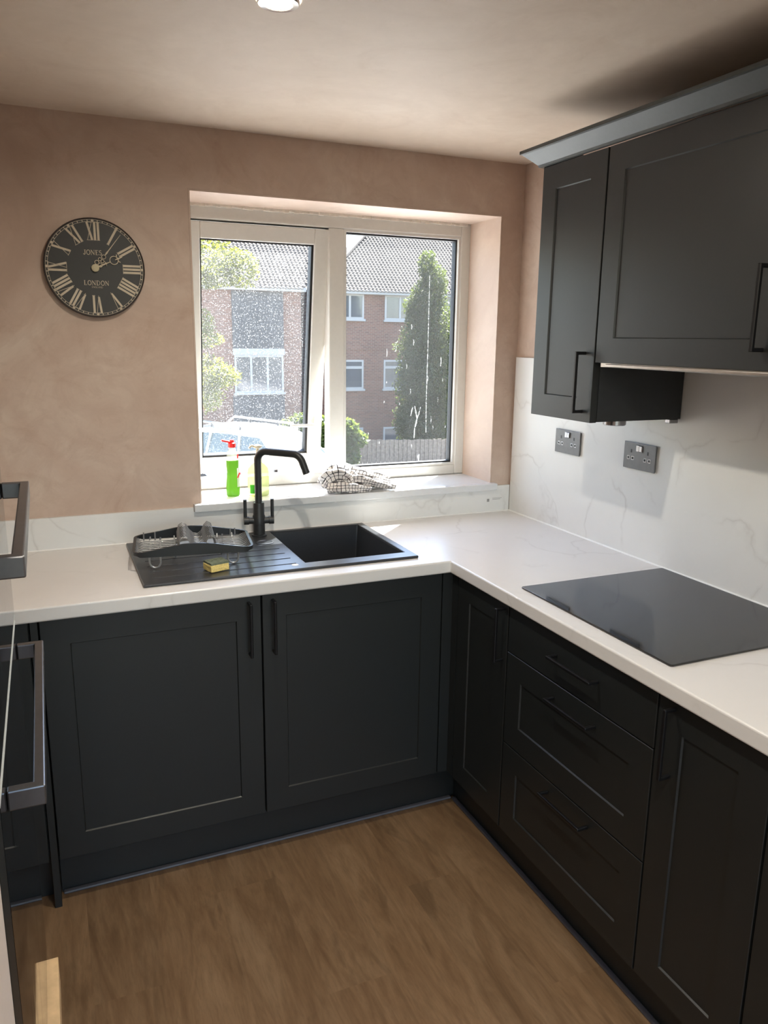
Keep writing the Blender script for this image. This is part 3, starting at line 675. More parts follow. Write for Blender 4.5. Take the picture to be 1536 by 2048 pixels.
# ---------------------------------------------------------------- sill items
def bottles():
    c = Vector((-1.141, .085, 1.0302)); t = thing('detergent_bottle', 'green washing up liquid bottle with a red cap on the sill', 'bottle', c)
    bm = bm_new(); lathe(bm, c, [(.020, 0), (.0245, .004), (.0255, .03), (.0225, .065), (.0205, .09), (.0225, .115), (.0225, .132)], 24, sy=.72); obj('liquid', bm, 'green_liquid', t, smooth=True)
    bm = bm_new(); lathe(bm, c, [(.0225, .1322), (.021, .145), (.0165, .163), (.0115, .176), (.011, .180)], 24, sy=.72); obj('neck', bm, 'clear_plastic', t, smooth=True)
    bm = bm_new(); lathe(bm, c, [(.0135, .1803), (.0140, .1810), (.0135, .195), (.009, .198), (.0075, .207), (.004, .208)], 20); cp = obj('cap', bm, 'red_plastic', t, smooth=True)
    M = Matrix.Translation(c+Vector((-.012, 0, .200))) @ Matrix.Rotation(math.radians(14), 4, 'Y')
    bm = bm_new(); box(bm, -.026, .006, -.008, .008, -.003, .004, M=M); obj('flip_lid', bm, 'red_plastic', cp, bevel=.002)
    def patch(z0, z1, a0, a1, rr, mat, nm):
        bm = bm_new(); n = 10; G = []
        for i in range(n+1):
            a = math.radians(a0+(a1-a0)*i/n); G.append([bm.verts.new(c+Vector((rr*math.cos(a), .72*rr*math.sin(a), z))) for z in (z0, z1)])
        for i in range(n): bm.faces.new((G[i][0], G[i+1][0], G[i+1][1], G[i][1]))
        bmesh.ops.solidify(bm, geom=bm.faces[:], thickness=.0005)
        return obj(nm, bm, mat, t, smooth=True)
    lb = patch(.035, .105, -62, -5, .0262, 'label_white', 'label')
    bm = bm_new(); G = []
    pts = [c+Vector((.0272*math.cos(a), .72*.0272*math.sin(a), .070+.016*math.sin(3*(a+1)))) for a in [math.radians(-58+5*i) for i in range(11)]]
    tube(bm, pts, .0022, 6); obj('red_script', bm, 'red_plastic', lb, smooth=True)
    patch(.140, .154, -50, 15, .0225, 'red_plastic', 'red_tab')
    c = Vector((-1.052, .062, 1.0302)); t = thing('soap_bottle', 'pale yellow pump soap bottle standing behind the tap', 'bottle', c)
    bm = bm_new(); lathe(bm, c, [(.034, 0), (.0385, .004), (.0395, .02), (.0395, .085), (.036, .102), (.024, .116), (.0145, .122), (.0145, .130)], 28, sy=.7); bd = obj('body', bm, 'pale_liquid', t, smooth=True)
    bm = bm_new(); lathe(bm, c, [(.016, .1303), (.016, .146), (.007, .148), (.006, .176), (.015, .178), (.016, .186), (.006, .190)], 20); pu = obj('pump', bm, 'cream_plastic', t, smooth=True)
    bm = bm_new(); tube(bm, [c+Vector((-.006, 0, .184)), c+Vector((-.026, -.004, .185)), c+Vector((-.034, -.006, .178))], .0045, 8); obj('nozzle', bm, 'cream_plastic', pu, smooth=True)
    def patch2(z0, z1, a0, a1, mat, nm):
        bm = bm_new(); n = 10; G = []
        for i in range(n+1):
            a = math.radians(a0+(a1-a0)*i/n); G.append([bm.verts.new(c+Vector((.0403*math.cos(a), .7*.0403*math.sin(a), z))) for z in (z0, z1)])
        for i in range(n): bm.faces.new((G[i][0], G[i+1][0], G[i+1][1], G[i][1]))
        bmesh.ops.solidify(bm, geom=bm.faces[:], thickness=.0004)
        obj(nm, bm, mat, bd, smooth=True)
    patch2(.012, .045, -150, -118, 'label_green', 'label')
bottles()
def towel():
    c = Vector((-.68, .055, 1.0302)); uvscale = 82
    bm = bm_new(); uvl = bm.loops.layers.uv.new('UVMap')
    def roll(pts, rad, flat, folds, ph, seg=28):
        pts = [Vector(p) for p in pts]
        # Catmull-Rom
        P = []
        for i in range(len(pts)-1):
            p0, p1, p2, p3 = pts[max(i-1, 0)], pts[i], pts[i+1], pts[min(i+2, len(pts)-1)]
            for k in range(10):
                s = k/10; P.append((.5*((2*p1)+(p2-p0)*s+(2*p0-5*p1+4*p2-p3)*s*s+(3*p1-p0-3*p2+p3)*s**3), (i+s)/(len(pts)-1)))
        P.append((pts[-1], 1.0)); R = []; prev = Vector((0, 0, 1)); acc = 0
        for i, (p, s) in enumerate(P):
            t = (P[min(i+1, len(P)-1)][0]-P[max(i-1, 0)][0]).normalized(); a = (prev-t*prev.dot(t)).normalized(); prev = a; b = t.cross(a)
            if i: acc += (p-P[i-1][0]).length
            rr = rad[0]+(rad[1]-rad[0])*s if len(rad) == 2 else (rad[0]*(1-s)**2+2*rad[1]*s*(1-s)+rad[2]*s*s)
            ring = []
            for k in range(seg):
                th = 2*math.pi*k/seg; w = rr*(1+.24*math.sin(folds*th+ph+6*s)+.13*math.sin((folds+4)*th-3*s*7)+.06*math.sin(11*th+23*s+ph))
                q = p + a*math.sin(th)*w*flat + b*math.cos(th)*w
                if q.z < .0008: q.z = .0008+.0004*rnd.random()
                ring.append((bm.verts.new(c+q), acc*uvscale, th/(2*math.pi)*round(max(4, 2*math.pi*rad[0]*uvscale*.9))))
            R.append(ring)
        for A, Bq in zip(R, R[1:]):
            for k in range(seg):
                k2 = (k+1) % seg; f = bm.faces.new((A[k][0], A[k2][0], Bq[k2][0], Bq[k][0]))
                for lp, (q, kk) in zip(f.loops, ((A, k), (A, k2), (Bq, k2), (Bq, k))):
                    v = q[kk][2] if not (kk == 0 and k == seg-1) else q[0][2]+round(max(4, 2*math.pi*rad[0]*uvscale*.9))
                    lp[uvl].uv = (q[kk][1], v)
        for ring in (R[0], R[-1]): bm.faces.new([q[0] for q in ring])
    roll([(-.105, .01, .030), (-.100, -.02, .060), (-.070, -.035, .072), (-.035, -.03, .052), (-.02, -.045, .025)], (.030, .036, .026), .85, 5, 0)
    roll([(-.115, -.035, .018), (-.07, -.062, .022), (-.01, -.062, .018), (.045, -.060, .012)], (.022, .026, .016), .8, 4, 1)
    roll([(-.055, .03, .050), (-.02, .005, .070), (.025, -.01, .062), (.085, -.01, .045), (.145, .0, .028)], (.024, .032, .020), .75, 5, 2)
    roll([(-.05, -.03, .045), (.00, -.045, .050), (.055, -.045, .036), (.115, -.055, .020), (.150, -.068, .010)], (.020, .026, .010), .7, 4, 3)
    roll([(-.03, .015, .03), (.04, .02, .03), (.10, .01, .024), (.150, -.012, .018)], (.034, .034, .016), .8, 5, 4)
    o = obj('tea_towel', bm, 'towel_check', smooth=True); o.data.set_sharp_from_angle(angle=math.radians(180))
    tag(o, 'crumpled black and white checked tea towel on the window sill', 'tea towel')
towel()

# ---------------------------------------------------------------- clock
def clock():
    c = Vector((-1.576, 0, 1.806)); R = .1495; yf = -.022
    t = thing('wall_clock', 'round black wall clock with cream roman numerals', 'clock', c)
    bm = bm_new(); lathe(bm, c+Vector((0, -.0005, 0)), [(R*.96, 0), (R, .004), (R, .020), (R*.985, .0225), (R*.972, .0215), (R*.972, .012)], 72, 'y'); obj('rim', bm, 'clock_rim', t, smooth=True)
    bm = bm_new(); lathe(bm, c+Vector((0, -.010, 0)), [(R*.970, 0), (R*.970, .0110)], 72, 'y'); obj('dial', bm, 'clock_black', t, smooth=True)
    def W(a, b, y): return Vector((c.x+a, y, c.z+b))
    def quad(bm, p, y=yf, th=.0006): prism(bm, p, y, y+th, lambda a, b, h: W(a, b, h))
    def bar(bm, x0, y0, x1, y1, w, T):
        d = Vector((x1-x0, y1-y0)); n = Vector((-d.y, d.x)).normalized()*w/2
        quad(bm, [T(x0+n.x, y0+n.y), T(x1+n.x, y1+n.y), T(x1-n.x, y1-n.y), T(x0-n.x, y0-n.y)])
    num = ['XII', 'I', 'II', 'III', 'IIII', 'V', 'VI', 'VII', 'VIII', 'IX', 'X', 'XI']
    adv = {'I': .068*R, 'V': .135*R, 'X': .135*R}; r0, r1 = .555*R, .905*R; hh = r1-r0; tk = .044*R; tn = .009*R
    for i, s in enumerate(num):
        a = math.radians(30*i); er = Vector((math.sin(a), math.cos(a))); es = Vector((math.cos(a), -math.sin(a)))
        T = lambda x, y: tuple(es*x + er*(r0+y))
        bm = bm_new(); w = sum(adv[ch] for ch in s); x = -w/2
        for ch in s:
            A = adv[ch]; m = x+A/2
            if ch == 'I':
                bar(bm, m, 0, m, hh, tk, T)
            elif ch == 'V':
                bar(bm, m-A*.30, hh, m, 0.004, tk*.95, T); bar(bm, m+A*.36, hh, m+A*.02, .0, tn, T)
            else:
                bar(bm, m-A*.34, hh, m+A*.34, 0, tk*.95, T); bar(bm, m+A*.34, hh, m-A*.34, 0, tn, T)
            for yy in ((0, hh) if ch != 'V' else (hh,)): bar(bm, m-A*.44, yy, m+A*.44, yy, tn, T)
            x += A
        obj('numeral', bm, 'clock_cream', t)
    bm = bm_new()
    for rr in (.918*R, .958*R):
        n = 120
        for k in range(n):
            a0, a1 = 2*math.pi*k/n, 2*math.pi*(k+1)/n
            quad(bm, [(q*math.sin(a), q*math.cos(a)) for q, a in ((rr-.0005, a0), (rr+.0005, a0), (rr+.0005, a1), (rr-.0005, a1))])
    for k in range(60):
        a = math.radians(6*k); er = Vector((math.sin(a), math.cos(a))); es = Vector((math.cos(a), -math.sin(a)))
        if k % 5 == 0:
            quad(bm, [tuple(er*.938*R + .0042*(math.cos(q)*er+math.sin(q)*es)) for q in [math.pi/4*j for j in range(8)]])
        else:
            quad(bm, [tuple(er*q+es*p) for q, p in ((.918*R, -.0011), (.958*R, -.0011), (.958*R, .0011), (.918*R, .0011))])
    obj('minute_track', bm, 'clock_cream', t)
    # lettering: strokes in a unit box
    def arc(cx, cy, rx, ry, a0, a1, n=10): return [(cx+rx*math.cos(math.radians(a0+(a1-a0)*i/n)), cy+ry*math.sin(math.radians(a0+(a1-a0)*i/n))) for i in range(n+1)]
    K, S = .15, .06
    G = {'J': [(arc(.18, .22, .17, .22, 180, 360)+[(.35, 1)], K), ([(.18, 1), (.52, 1)], S)], 'O': [(arc(.42, .5, .36, .5, 0, 360, 24), K*.85)],
         'N': [([(.1, 0), (.1, 1)], S), ([(.1, 1), (.72, 0)], K), ([(.72, 0), (.72, 1)], S), ([(0, 0), (.22, 0)], S), ([(.6, 1), (.84, 1)], S), ([(-.02, 1), (.15, 1)], S)],
         'E': [([(.15, 0), (.15, 1)], K), ([(0, 1), (.58, 1)], S), ([(.15, .52), (.45, .52)], S), ([(0, 0), (.6, 0)], S), ([(.58, 1), (.58, .82)], S), ([(.6, 0), (.6, .2)], S)],
         'S': [(arc(.28, .74, .22, .24, 40, 270)+arc(.28, .25, .24, .25, 90, -150), K*.85)], 'L': [([(.15, 0), (.15, 1)], K), ([(0, 0), (.6, 0)], S), ([(0, 1), (.32, 1)], S), ([(.6, 0), (.6, .24)], S)],
         'D': [([(.15, 0), (.15, 1)], K), ([(0, 1), (.35, 1)]+arc(.32, .5, .42, .5, 90, -90, 14)+[(0, 0)], K*.6)],
         'G': [(arc(.42, .5, .36, .5, 50, 330, 18), K*.85), ([(.72, .45), (.72, .08)], K), ([(.52, .45), (.82, .45)], S)], 'A': [([(.05, 0), (.36, 1)], S), ([(.36, 1), (.68, 0)], K), ([(.17, .35), (.56, .35)], S), ([(-.04, 0), (.15, 0)], S), ([(.56, 0), (.8, 0)], S)]}
    wd = {'J': .62, 'O': .95, 'N': .98, 'E': .80, 'S': .68, 'L': .78, 'D': .96, 'G': 1.0, 'A': .90}
    def word(s, cx, base, h, k=1):
        W_ = sum(wd[q] for q in s)*h; x = cx-W_/2
        for q in s:
            bm = bm_new()
            for pts, w in G[q]:
                for p0, p1 in zip(pts, pts[1:]):
                    if math.hypot(p1[0]-p0[0], p1[1]-p0[1]) > 1e-4: bar(bm, x+p0[0]*h, base+p0[1]*h, x+p1[0]*h, base+p1[1]*h, w*h*k, lambda a, b: (a, b))
            obj('letter', bm, 'clock_cream', t); x += wd[q]*h
    word('JONES', -.004, .0395, .0138); word('LONDON', .002, -.0515, .0135); word('ENGLAND', .003, -.0600, .0052, .8)
    # hands
    def hand(nm, ang, build):
        a = math.radians(ang); er = Vector((math.sin(a), math.cos(a))); es = Vector((math.cos(a), -math.sin(a)))
        bm = bm_new(); build(bm, lambda x, y, y0: W(*(es*x+er*y), y0)); obj(nm, bm, 'clock_cream', t, smooth=False)
    def ringp(bm, P, cx, cy, r, y0, w=.0016, a0=0, a1=360):
        tube(bm, [P(cx+r*math.cos(math.radians(a0+(a1-a0)*k/16)), cy+r*math.sin(math.radians(a0+(a1-a0)*k/16)), y0) for k in range(17)], w*.6, 5)
    def mh(bm, P):
        y0 = yf-.006
        tube(bm, [P(0, 0, y0), P(0, .012, y0)], .0028, 6)
        for s in (-1, 1): ringp(bm, P, s*.0062, .0165, .0062, y0); ringp(bm, P, s*.0045, .030, .0048, y0)
        ringp(bm, P, 0, .043, .006, y0); tube(bm, [P(0, .049, y0), P(0, .058, y0), P(0, .066, y0), P(0, .130, y0)], [.0012, .0028, .0016, .0006], 6)
    def hr(bm, P):
        y0 = yf-.003
        tube(bm, [P(0, 0, y0), P(0, .022, y0), P(0, .050, y0)], [.0022, .0030, .0014], 6)
        tube(bm, [P(-.008, .034, y0), P(0, .037, y0), P(.008, .034, y0)], [.0006, .0018, .0006], 6)
        ringp(bm, P, 0, .062, .0125, y0, .0022); tube(bm, [P(-.013, .077, y0), P(-.006, .073, y0), P(0, .076, y0), P(.006, .073, y0), P(.013, .077, y0)], .0018, 6)
        tube(bm, [P(0, .066, y0), P(0, .076, y0), P(0, .090, y0)], [.0012, .003, .0006], 6)
    hand('minute_hand', 38, mh); hand('hour_hand', 66, hr)
    bm = bm_new(); lathe(bm, c+Vector((0, yf+.0005, 0)), [(.0115, 0), (.0115, .008), (.009, .0095), (.004, .0098)], 24, 'y'); obj('hand_cap', bm, 'clock_brass', t, smooth=True)
clock()

# ---------------------------------------------------------------- oven tower
def ovens():
    X = -1.83; ya, yb = -1.876, -1.281
    t = thing('oven_tower', 'dark tall oven housing at the left edge of the photo', 'cabinet', (-2.13, -1.58, 0))
    bm = bm_new(); box(bm, XL+.002, X-.024, -1.2795, -1.2605, 0, 2.13); obj('side_panel', bm, 'cabinet_paint', t)
    bm = bm_new(); box(bm, XL+.002, X+.0, -1.950, -1.880, 0, 2.13); obj('side_panel', bm, 'cabinet_paint', t, bevel=.002)
    obj('top', B(XL+.002, X-.024, -1.8795, -1.2797, 2.10, 2.13), 'cabinet_paint', t)
    obj('upper_door', shaker(lambda u, w, z: Vector((X+w, u, z)), ya, yb, 1.50, 2.095), 'cabinet_paint', t)
    obj('lower_front', B(X-.060, X-.040, ya, yb, .10, .36), 'cabinet_paint', t)
    b = obj('shelf_rail', B(X-.10, X+.0195, ya, -1.302, .380, .4405), 'bare_wood', t, bevel=.001, seg=1); b['label'] = 'pale bare wood rail below the oven'
    o = thing('double_oven', 'black glass double oven with two bar handles at the left edge', 'oven', (-2.1, -1.58, .445))
    obj('body', B(XL+.03, X-.032, ya+.01, yb-.01, .446, 1.49), 'oven_frame', o)
    obj('control_panel', B(X-.030, X-.004, ya, yb, 1.395, 1.492), 'oven_glass', o)
    def door(z0, z1, hz, nm):
        d = obj(nm, B(X-.030, X-.006, ya+.002, yb-.002, z0+.004, z1-.004), 'oven_frame', o)
        gp = obj('glass_panel', B(X-.0055, X, ya, yb, z0, z1), 'oven_glass', d, bevel=.0008, seg=1)
        bm = bm_new(); box(bm, X-.0056, X+.0002, ya, yb, z1-.0012, z1+.0014) if nm == 'lower_oven_door' else box(bm, X-.0056, X+.0002, ya, yb, z0-.0014, z0+.0012)
        obj('glass_edge', bm, 'chrome_edge', d)
        bm = handle(lambda u, w, z: Vector((X+.0002+w, u, z)), -1.546, hz, .488, True, .042, .014)
        for v in bm.verts: v.co.z = hz+(.013 if v.co.z > hz else -.013)
        h = obj('handle', bm, 'handle_steel', d, bevel=.002); h['label'] = 'satin dark metal bar handle'
    door(1.128, 1.392, 1.352, 'upper_oven_door'); door(.450, 1.116, 1.070, 'lower_oven_door')
ovens()

# ---------------------------------------------------------------- downlights: one real, three added out of view for fill light
def downlight(x, y, label):
    t = thing('downlight', label, 'ceiling light', (x, y, H), 'ceiling downlights')
    bm = bm_new(); lathe(bm, (x, y, H), [(.026, -.0045), (.029, -.010), (.040, -.0085), (.0425, -.004), (.0425, -.0004)], 40, caps=False); obj('ring', bm, 'chrome', t, smooth=True)
    bm = bm_new(); lathe(bm, (x, y, H), [(.0265, -.0048), (.018, -.0062), (.0, -.0068)], 32, caps=False); obj('lens', bm, 'lamp_glow', t, smooth=True)
downlight(-1.269, -1.040, 'round chrome ceiling downlight glowing warm white')
downlight(-1.269, -2.25, 'added round chrome fill downlight nearer the viewer')
downlight(-1.95, -3.3, 'added round chrome fill downlight at the rear left of the room')
downlight(-.64, -3.3, 'added round chrome fill downlight at the rear right of the room')

# ---------------------------------------------------------------- outside
GZ = -3.6
def outside():
    bm = bm_new(); ys = [.5, 10, 17.0, 21, 23, 60]; zs = [-2.15, -2.15, -2.15, -3.0, GZ, GZ-.3]
    P = [[bm.verts.new((x, y, z)) for x in (-40, 60)] for y, z in zip(ys, zs)]
    for a, b in zip(P, P[1:]): bm.faces.new((a[0], a[1], b[1], b[0]))
    g = struct('ground', bm, 'asphalt', 'grey ground outside')
    dw = bm_new(); box(dw, -14, 14, .45, 16.5, -2.2, -2.12); struct('bounce_driveway', dw, 'bounce_concrete', 'unseen pale paving added below the window to bounce sunlight inside')  # unseen pale slab added to bounce sun up to the ceiling
    # houses
    Y = 32.0; EZ = 3.75; pitch = math.radians(36); gauge = .215; tw = .19
    cp, sp = math.cos(pitch), math.sin(pitch)
    tile = bpy.data.meshes.new('roof_tile')
    bm = bm_new(); prof = [(0, .022), (.042, .045), (.084, .036), (.126, .006), (.168, .0), (tw+.014, .022)]
    A = [bm.verts.new((x, 0, z+.026)) for x, z in prof]; Bv = [bm.verts.new((x, gauge+.05, z-.0)) for x, z in prof]; C = [bm.verts.new((x, 0, z)) for x, z in prof]
    for i in range(len(prof)-1): bm.faces.new((A[i], A[i+1], Bv[i+1], Bv[i])); bm.faces.new((C[i+1], C[i], A[i], A[i+1])[::-1])
    bmesh.ops.recalc_face_normals(bm, faces=bm.faces[:]); bm.to_mesh(tile); bm.free(); tile.materials.append(MATS['roof_tile'])
    tv = [v.co.copy() for v in tile.vertices]; tf = [list(p.vertices) for p in tile.polygons]
    def roof(parent, x0, x1, vx0, vx1, rows, hip, lean=0):
        off = OFF[parent.name]; y0 = Y-.35; z0 = EZ-.12
        bm = bm_new(); n = rows*gauge; xe = x0+(n*cp if hip else 0)
        vs = [bm.verts.new(p) for p in ((x0, y0, z0), (x1, y0, z0), (x1+lean*n*cp, y0+n*cp, z0+n*sp), (xe, y0+n*cp, z0+n*sp), (x1, y0+2*n*cp, z0), (x0, y0+2*n*cp, z0))]
        bm.faces.new(vs[:4]); bm.faces.new((vs[2], vs[4], vs[5], vs[3])); bm.faces.new((vs[0], vs[3], vs[5]))
        obj('roof', bm, 'roof_tile', parent)
        Rm = Matrix.Rotation(pitch, 4, 'X'); V = []; Fc = []; nt = 0
        for r in range(rows):
            for k in range(int((x1-x0+lean*r*gauge*cp)/tw)):
                x = x0+k*tw
                if hip and x < x0+r*gauge*cp: continue
                p = Vector((x, y0+r*gauge*cp-.01, z0+r*gauge*sp+.02))
                if vx0 <= x <= vx1 and r < 16 and nt < 300:
                    o = bpy.data.objects.new('tile', tile); COL.objects.link(o); o.parent = parent; o.location = p-off; o.rotation_euler = (pitch, 0, 0); nt += 1
                else:
                    b = len(V); V += [tuple(p+Rm @ q) for q in tv]; Fc += [[b+i for i in f] for f in tf]
        me = bpy.data.meshes.new('tiles'); me.from_pydata([tuple(Vector(v)-off) for v in V], [], Fc); me.materials.append(MATS['roof_tile'])
        o = bpy.data.objects.new('roof_tiling', me); COL.objects.link(o); o.parent = parent; o['kind'] = 'stuff'
        # ridge or hip capping
        if hip:
            bm = bm_new(); tube(bm, [(x0, y0, z0+.06), (xe, y0+n*cp, z0+n*sp+.08), (x1, y0+n*cp, z0+n*sp+.08)], .11, 8); obj('ridge', bm, 'roof_tile', parent)
    def win(parent, x0, x1, z0, z1, bars, hb=None):
        bm = bm_new(); t = .085; y0, y1 = Y-.03, Y+.05
        box(bm, x0, x0+t, y0, y1, z0, z1); box(bm, x1-t, x1, y0, y1, z0, z1); box(bm, x0+t, x1-t, y0, y1, z1-t, z1); box(bm, x0+t, x1-t, y0, y1, z0, z0+t)
        for b in bars: box(bm, b-.05, b+.05, y0, y1, z0+t, z1-t)
        if hb: box(bm, x0+t, x1-t, y0, y1, hb-.06, hb+.06)
        f = obj('window', bm, 'far_white', parent)
        edges = [x0+t] + list(bars) + [x1-t]
        for a, b in zip(edges, edges[1:]): obj('pane', B(a, b, Y-.005, Y+.01, z0+t, z1-t), 'far_glass', f)
        obj('sill', B(x0-.06, x1+.06, Y-.10, Y+.0, z0-.09, z0), 'far_white', f)
    a = thing('brick_house', 'red brick block of flats with pale tiled hipped roof seen in the right pane', 'building', (14, Y, GZ))
    obj('wall', B(9.95, 26, Y+.012, Y+9.6, GZ-.3, EZ), 'brick_wall', a)
    roof(a, 9.75, 26, 11.0, 17.6, 25, True)
    bm = bm_new(); box(bm, 9.75, 26, Y-.34, Y-.30, EZ-.18, EZ-.03); box(bm, 9.75, 26, Y-.30, Y, EZ-.20, EZ-.17); obj('fascia', bm, 'far_white', a)
    bm = bm_new(); box(bm, 9.95, 26, Y-.03, Y+.012, 1.30-.25, 1.16); obj('brick_band', bm, 'brick_wall', a)
    bm = bm_new(); box(bm, 9.95, 26, Y-.03, Y+.012, -1.95, -1.8); obj('brick_band', bm, 'brick_wall', a)
    for x0, x1, z0, z1, bars, hb in ((10.75, 12.25, 2.44, 3.56, (11.55,), None), (13.31, 14.78, 2.43, 3.56, (14.10,), None), (10.75, 12.25, -.78, .57, (), .22), (13.29, 14.78, -.79, .57, (), .22), (10.75, 12.25, -3.45, -2.62, (), None), (13.31, 14.78, -3.45, -2.64, (), None), (16.2, 17.6, 2.43, 3.56, (16.9,), None), (16.2, 17.6, -.79, .57, (), .22)):
        win(a, x0, x1, z0, z1, bars, hb)
    b = thing('brick_house', 'brick house with dark tile hung panel seen through the dusty left pane', 'building', (5, Y, GZ))
    obj('wall', B(-6, 9.2, Y+.012, Y+9.6, GZ-.3, EZ), 'brick_wall', b)
    roof(b, -6, 9.35, 5.2, 11.5, 25, False, .72)
    bm = bm_new(); box(bm, -6, 9.35, Y-.34, Y-.30, EZ-.18, EZ-.03); box(bm, -6, 9.35, Y-.30, Y, EZ-.20, EZ-.17); obj('fascia', bm, 'far_white', b)
    obj('tile_hung_panel', B(6.05, 8.36, Y-.05, Y+.012, 1.07, EZ-.22), 'tile_hanging', b); obj('tile_hung_panel', B(6.0, 8.36, Y-.05, Y+.012, -2.6, -1.0), 'tile_hanging', b)
    obj('lintel', B(6.05, 8.40, Y-.06, Y+.012, .78, 1.065), 'far_white', b)
    win(b, 6.1, 8.34, -.88, .775, (6.85, 7.6))
    # fence of upright boards
    fn = thing('board_fence', 'grey brown fence of upright boards below the conifer', 'fence', (10.5, 24, GZ))
    for k in range(124):
        x = 7.75+k*.0915; bm = bm_new(); h = -2.10+rnd.uniform(-.02, .02)-.028*(x-8.3); box(bm, x, x+.084, 24+.02*(k % 2), 24.022+.02*(k % 2), GZ, h); obj('board', bm, 'fence_wood', fn)
    bm = bm_new(); box(bm, 7.75, 19.1, 24.045, 24.11, -2.7, -2.6); obj('rail', bm, 'fence_wood', fn)
outside()

def leaves(name, label, cat, blobs, mat, size, n, trunk, group=None, up=.0):
    base = Vector(trunk[0]); t = thing(name, label, cat, base, group)
    V = []; Fc = []; tot = sum(b[1][0]*b[1][2] for b in blobs)
    for ce, ra, in blobs:
        k = int(n*ra[0]*ra[2]/tot)
        for _ in range(k):
            d = Vector((rnd.gauss(0, 1), rnd.gauss(0, 1), rnd.gauss(0, 1))).normalized(); q = rnd.uniform(.55, 1.05)
            p = Vector(ce)+Vector((d.x*ra[0], d.y*ra[1], d.z*ra[2]))*q - base
            a = Vector((rnd.gauss(0, 1), rnd.gauss(0, 1), rnd.gauss(0, .6)+up)).normalized(); b = a.orthogonal().normalized(); b = Matrix.Rotation(rnd.uniform(0, 6.3), 3, a) @ b
            s = size*rnd.uniform(.6, 1.4); i = len(V)
            V += [tuple(p-a*s), tuple(p+b*s*.42), tuple(p+a*s), tuple(p-b*s*.42)]; Fc.append((i, i+1, i+2, i+3))
    me = bpy.data.meshes.new('foliage'); me.from_pydata(V, [], Fc); me.materials.append(MATS[mat])
    o = bpy.data.objects.new('foliage', me); COL.objects.link(o); o.parent = t
    bm = bm_new(); tube(bm, trunk, [.16*size/.12*(1-.7*i/len(trunk)) for i in range(len(trunk))], 8); obj('trunk', bm, 'bark', t, smooth=True)
    for ce, ra in blobs[:8]:
        m = Vector(trunk[len(trunk)//2]); bm = bm_new(); tube(bm, [m, (m+Vector(ce))/2+Vector((0, 0, .2)), ce], [.05, .035, .015], 6); obj('branch', bm, 'bark', t, smooth=True)
    return t
def plants():
    bl = []
    for k in range(15):
        z = -3.1+7.6*k/14; s = 1.0-max(0, (z-1.0)/4.6)**1.3; w = 1.38*max(s, .12)
        bl.append(((13.15+.12*math.sin(k*2.1), 27+.1*math.cos(k*1.7), z), (w, w, .62)))
    for k in range(10):
        a = k*2.4; z = -2.4+.55*k; bl.append(((13.15+1.05*math.cos(a)*(1-.05*k), 27+.9*math.sin(a)*(1-.05*k), z), (.42, .42, .75)))
    leaves('conifer_tree', 'tall pointed dark green conifer in front of the flats', 'tree', bl, 'leaf_conifer', .060, 62000, [(13.15, 27, GZ), (13.15, 27, 0), (13.15, 27, 3.8)], up=.8)
    bl2 = []
    for k in range(12):
        z = -3.1+6.6*k/11; s = 1.0-max(0, (z-.6)/4.0)**1.3; w = 1.2*max(s, .12); bl2.append(((16.4+.1*math.sin(k*2), 29.6, z), (w, w, .6)))
    leaves('conifer_tree', 'second conifer half hidden at the right edge of the pane', 'tree', bl2, 'leaf_conifer', .060, 30000, [(16.4, 29.6, GZ), (16.4, 29.6, 0), (16.4, 29.6, 2.9)], up=.8)
    bl = [((2.0, 16, 3.35), (.75, .6, .42)), ((2.75, 16.1, 3.15), (.42, .4, .45)), ((1.6, 16, 2.9), (.6, .5, .3)), ((2.2, 16.3, 2.9), (.5, .4, .22)), ((1.55, 15.8, 1.9), (.45, .5, .35)), ((1.7, 15.9, 1.55), (.5, .5, .25)), ((1.7, 16, .75), (.7, .6, .45)), ((2.2, 16, .65), (.42, .4, .30)), ((1.6, 16, .2), (.6, .6, .4)), ((.8, 16, 2.2), (.8, .8, 1.2)), ((.8, 16, .5), (.8, .8, .9))]
    leaves('broadleaf_tree', 'yellow green leafy tree along the left side of the window view', 'tree', bl, 'leaf_yellow', .05, 17000, [(.7, 16.2, -2.12), (.75, 16.2, .4), (.9, 16.2, 2.6), (1.3, 16.1, 3.1)])
    leaves('garden_shrub', 'yellow green shrub behind the white car', 'shrub', [((6.4, 22.5, -1.25), (.85, .6, .35)), ((6.0, 22.5, -1.5), (.7, .6, .35)), ((6.8, 22.6, -1.6), (.6, .6, .5)), ((6.5, 22.6, -2.4), (.9, .6, .7))], 'leaf_hedge', .10, 4500, [(6.4, 22.7, -3.5), (6.4, 22.7, -2.3), (6.4, 22.7, -1.5)])
    leaves('garden_shrub', 'yellow green shrub at the left end of the fence', 'shrub', [((8.05, 23.1, -1.65), (.42, .42, .45)), ((8.4, 23.1, -1.95), (.40, .4, .3)), ((8.1, 23.1, -2.5), (.42, .42, .6))], 'leaf_hedge', .10, 3000, [(8.1, 23.1, -3.5), (8.1, 23.1, -2.4), (8.1, 23.1, -1.8)])
plants()

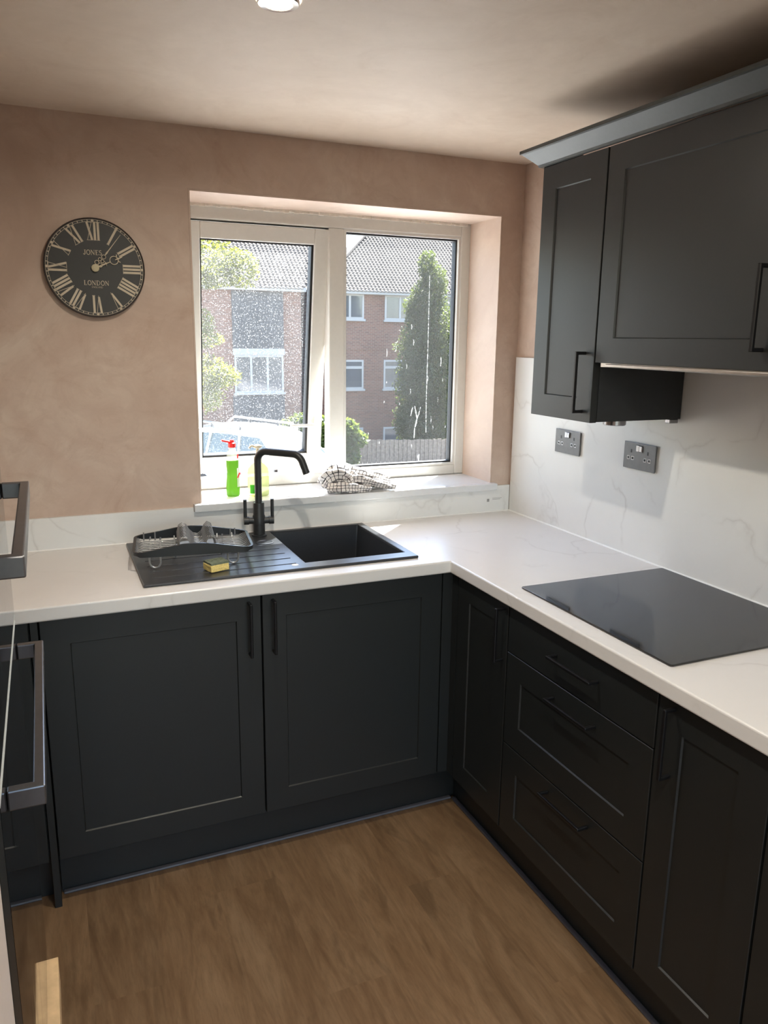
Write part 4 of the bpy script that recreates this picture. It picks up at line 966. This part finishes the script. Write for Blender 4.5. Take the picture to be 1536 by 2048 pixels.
def car():
    # local: x forward, y left, z up
    front = Vector((3.25, 14.0, 0)); h = Vector((.52, -.85, 0)).normalized(); l = Vector((-h.y, h.x, 0))
    base = front - h*.65; base.z = -2.12
    M = Matrix((( h.x, l.x, 0, base.x), (h.y, l.y, 0, base.y), (0, 0, 1, base.z), (0, 0, 0, 1)))
    t = thing('estate_car', 'white estate car with roof rails parked outside, under the left pane', 'car', base)
    W = .88
    def sect(prof, ws, name, mat, smooth=True, bev=.03):
        bm = bm_new(); R = []
        for (x, z), w in zip(prof, ws): R.append([bm.verts.new(M @ Vector((x, s*w, z))) for s in (-1, 1)])
        n = len(prof)
        bm.faces.new([r[0] for r in R][::-1]); bm.faces.new([r[1] for r in R])
        for i in range(n): bm.faces.new((R[i][0], R[i][1], R[(i+1) % n][1], R[(i+1) % n][0]))
        return obj(name, bm, mat, t, bevel=bev, seg=3)
    low = [(-2.25, .30), (2.15, .30), (2.22, .62), (2.05, .86), (1.15, 1.02), (-2.15, 1.05), (-2.28, .75)]
    sect(low, [W]*7, 'body_shell', 'car_white', bev=.06)
    cab = [(-2.12, 1.03), (1.12, 1.01), (.42, 1.56), (-1.75, 1.60)]
    sect(cab, [W*.96, W*.96, W*.78, W*.78], 'glasshouse', 'car_glass', bev=.02)
    roof = [(-2.02, 1.58), (.42, 1.545), (.10, 1.655), (-.7, 1.70), (-1.8, 1.66)]
    sect(roof, [W*.80, W*.80, W*.76, W*.76, W*.76], 'roof_panel', 'car_white', bev=.02)
    for s in (-1, 1):
        for x0, z0, x1, z1 in ((1.10, 1.0, .40, 1.58), (-.15, 1.02, -.25, 1.58), (-1.2, 1.02, -1.15, 1.6), (-2.12, 1.03, -1.9, 1.6)):
            bm = bm_new(); tube(bm, [M @ Vector((x0, s*W*.965, z0)), M @ Vector((x1, s*W*.80, z1))], .035, 6); obj('pillar', bm, 'car_white', t, smooth=True)
        bm = bm_new(); tube(bm, [M @ Vector(p) for p in ((.30, s*.62, 1.63), (.15, s*.62, 1.755), (-1.75, s*.62, 1.79), (-1.95, s*.62, 1.66))], .028, 8); obj('roof_rail', bm, 'rail_silver', t, smooth=True)
        for x in (-.3, -1.2):
            bm = bm_new(); tube(bm, [M @ Vector((x, s*.62, 1.66)), M @ Vector((x, s*.62, 1.77))], .03, 6); obj('rail_foot', bm, 'car_trim', t, smooth=True)
        bm = bm_new(); tube(bm, [M @ Vector((.78, s*.86, 1.06)), M @ Vector((.76, s*1.02, 1.10))], [.06, .10], 10); obj('wing_mirror', bm, 'car_white', t, smooth=True)
        for x in (1.42, -1.38):
            bm = bm_new(); tube(bm, [M @ Vector((x, s*.66, .33)), M @ Vector((x, s*.885, .33))], .33, 22); wv = obj('wheel', bm, 'car_trim', t, smooth=True)
            bm = bm_new(); tube(bm, [M @ Vector((x, s*.885, .33)), M @ Vector((x, s*.895, .33))], .21, 16); obj('hub_cap', bm, 'rail_silver', wv, smooth=True)
car()
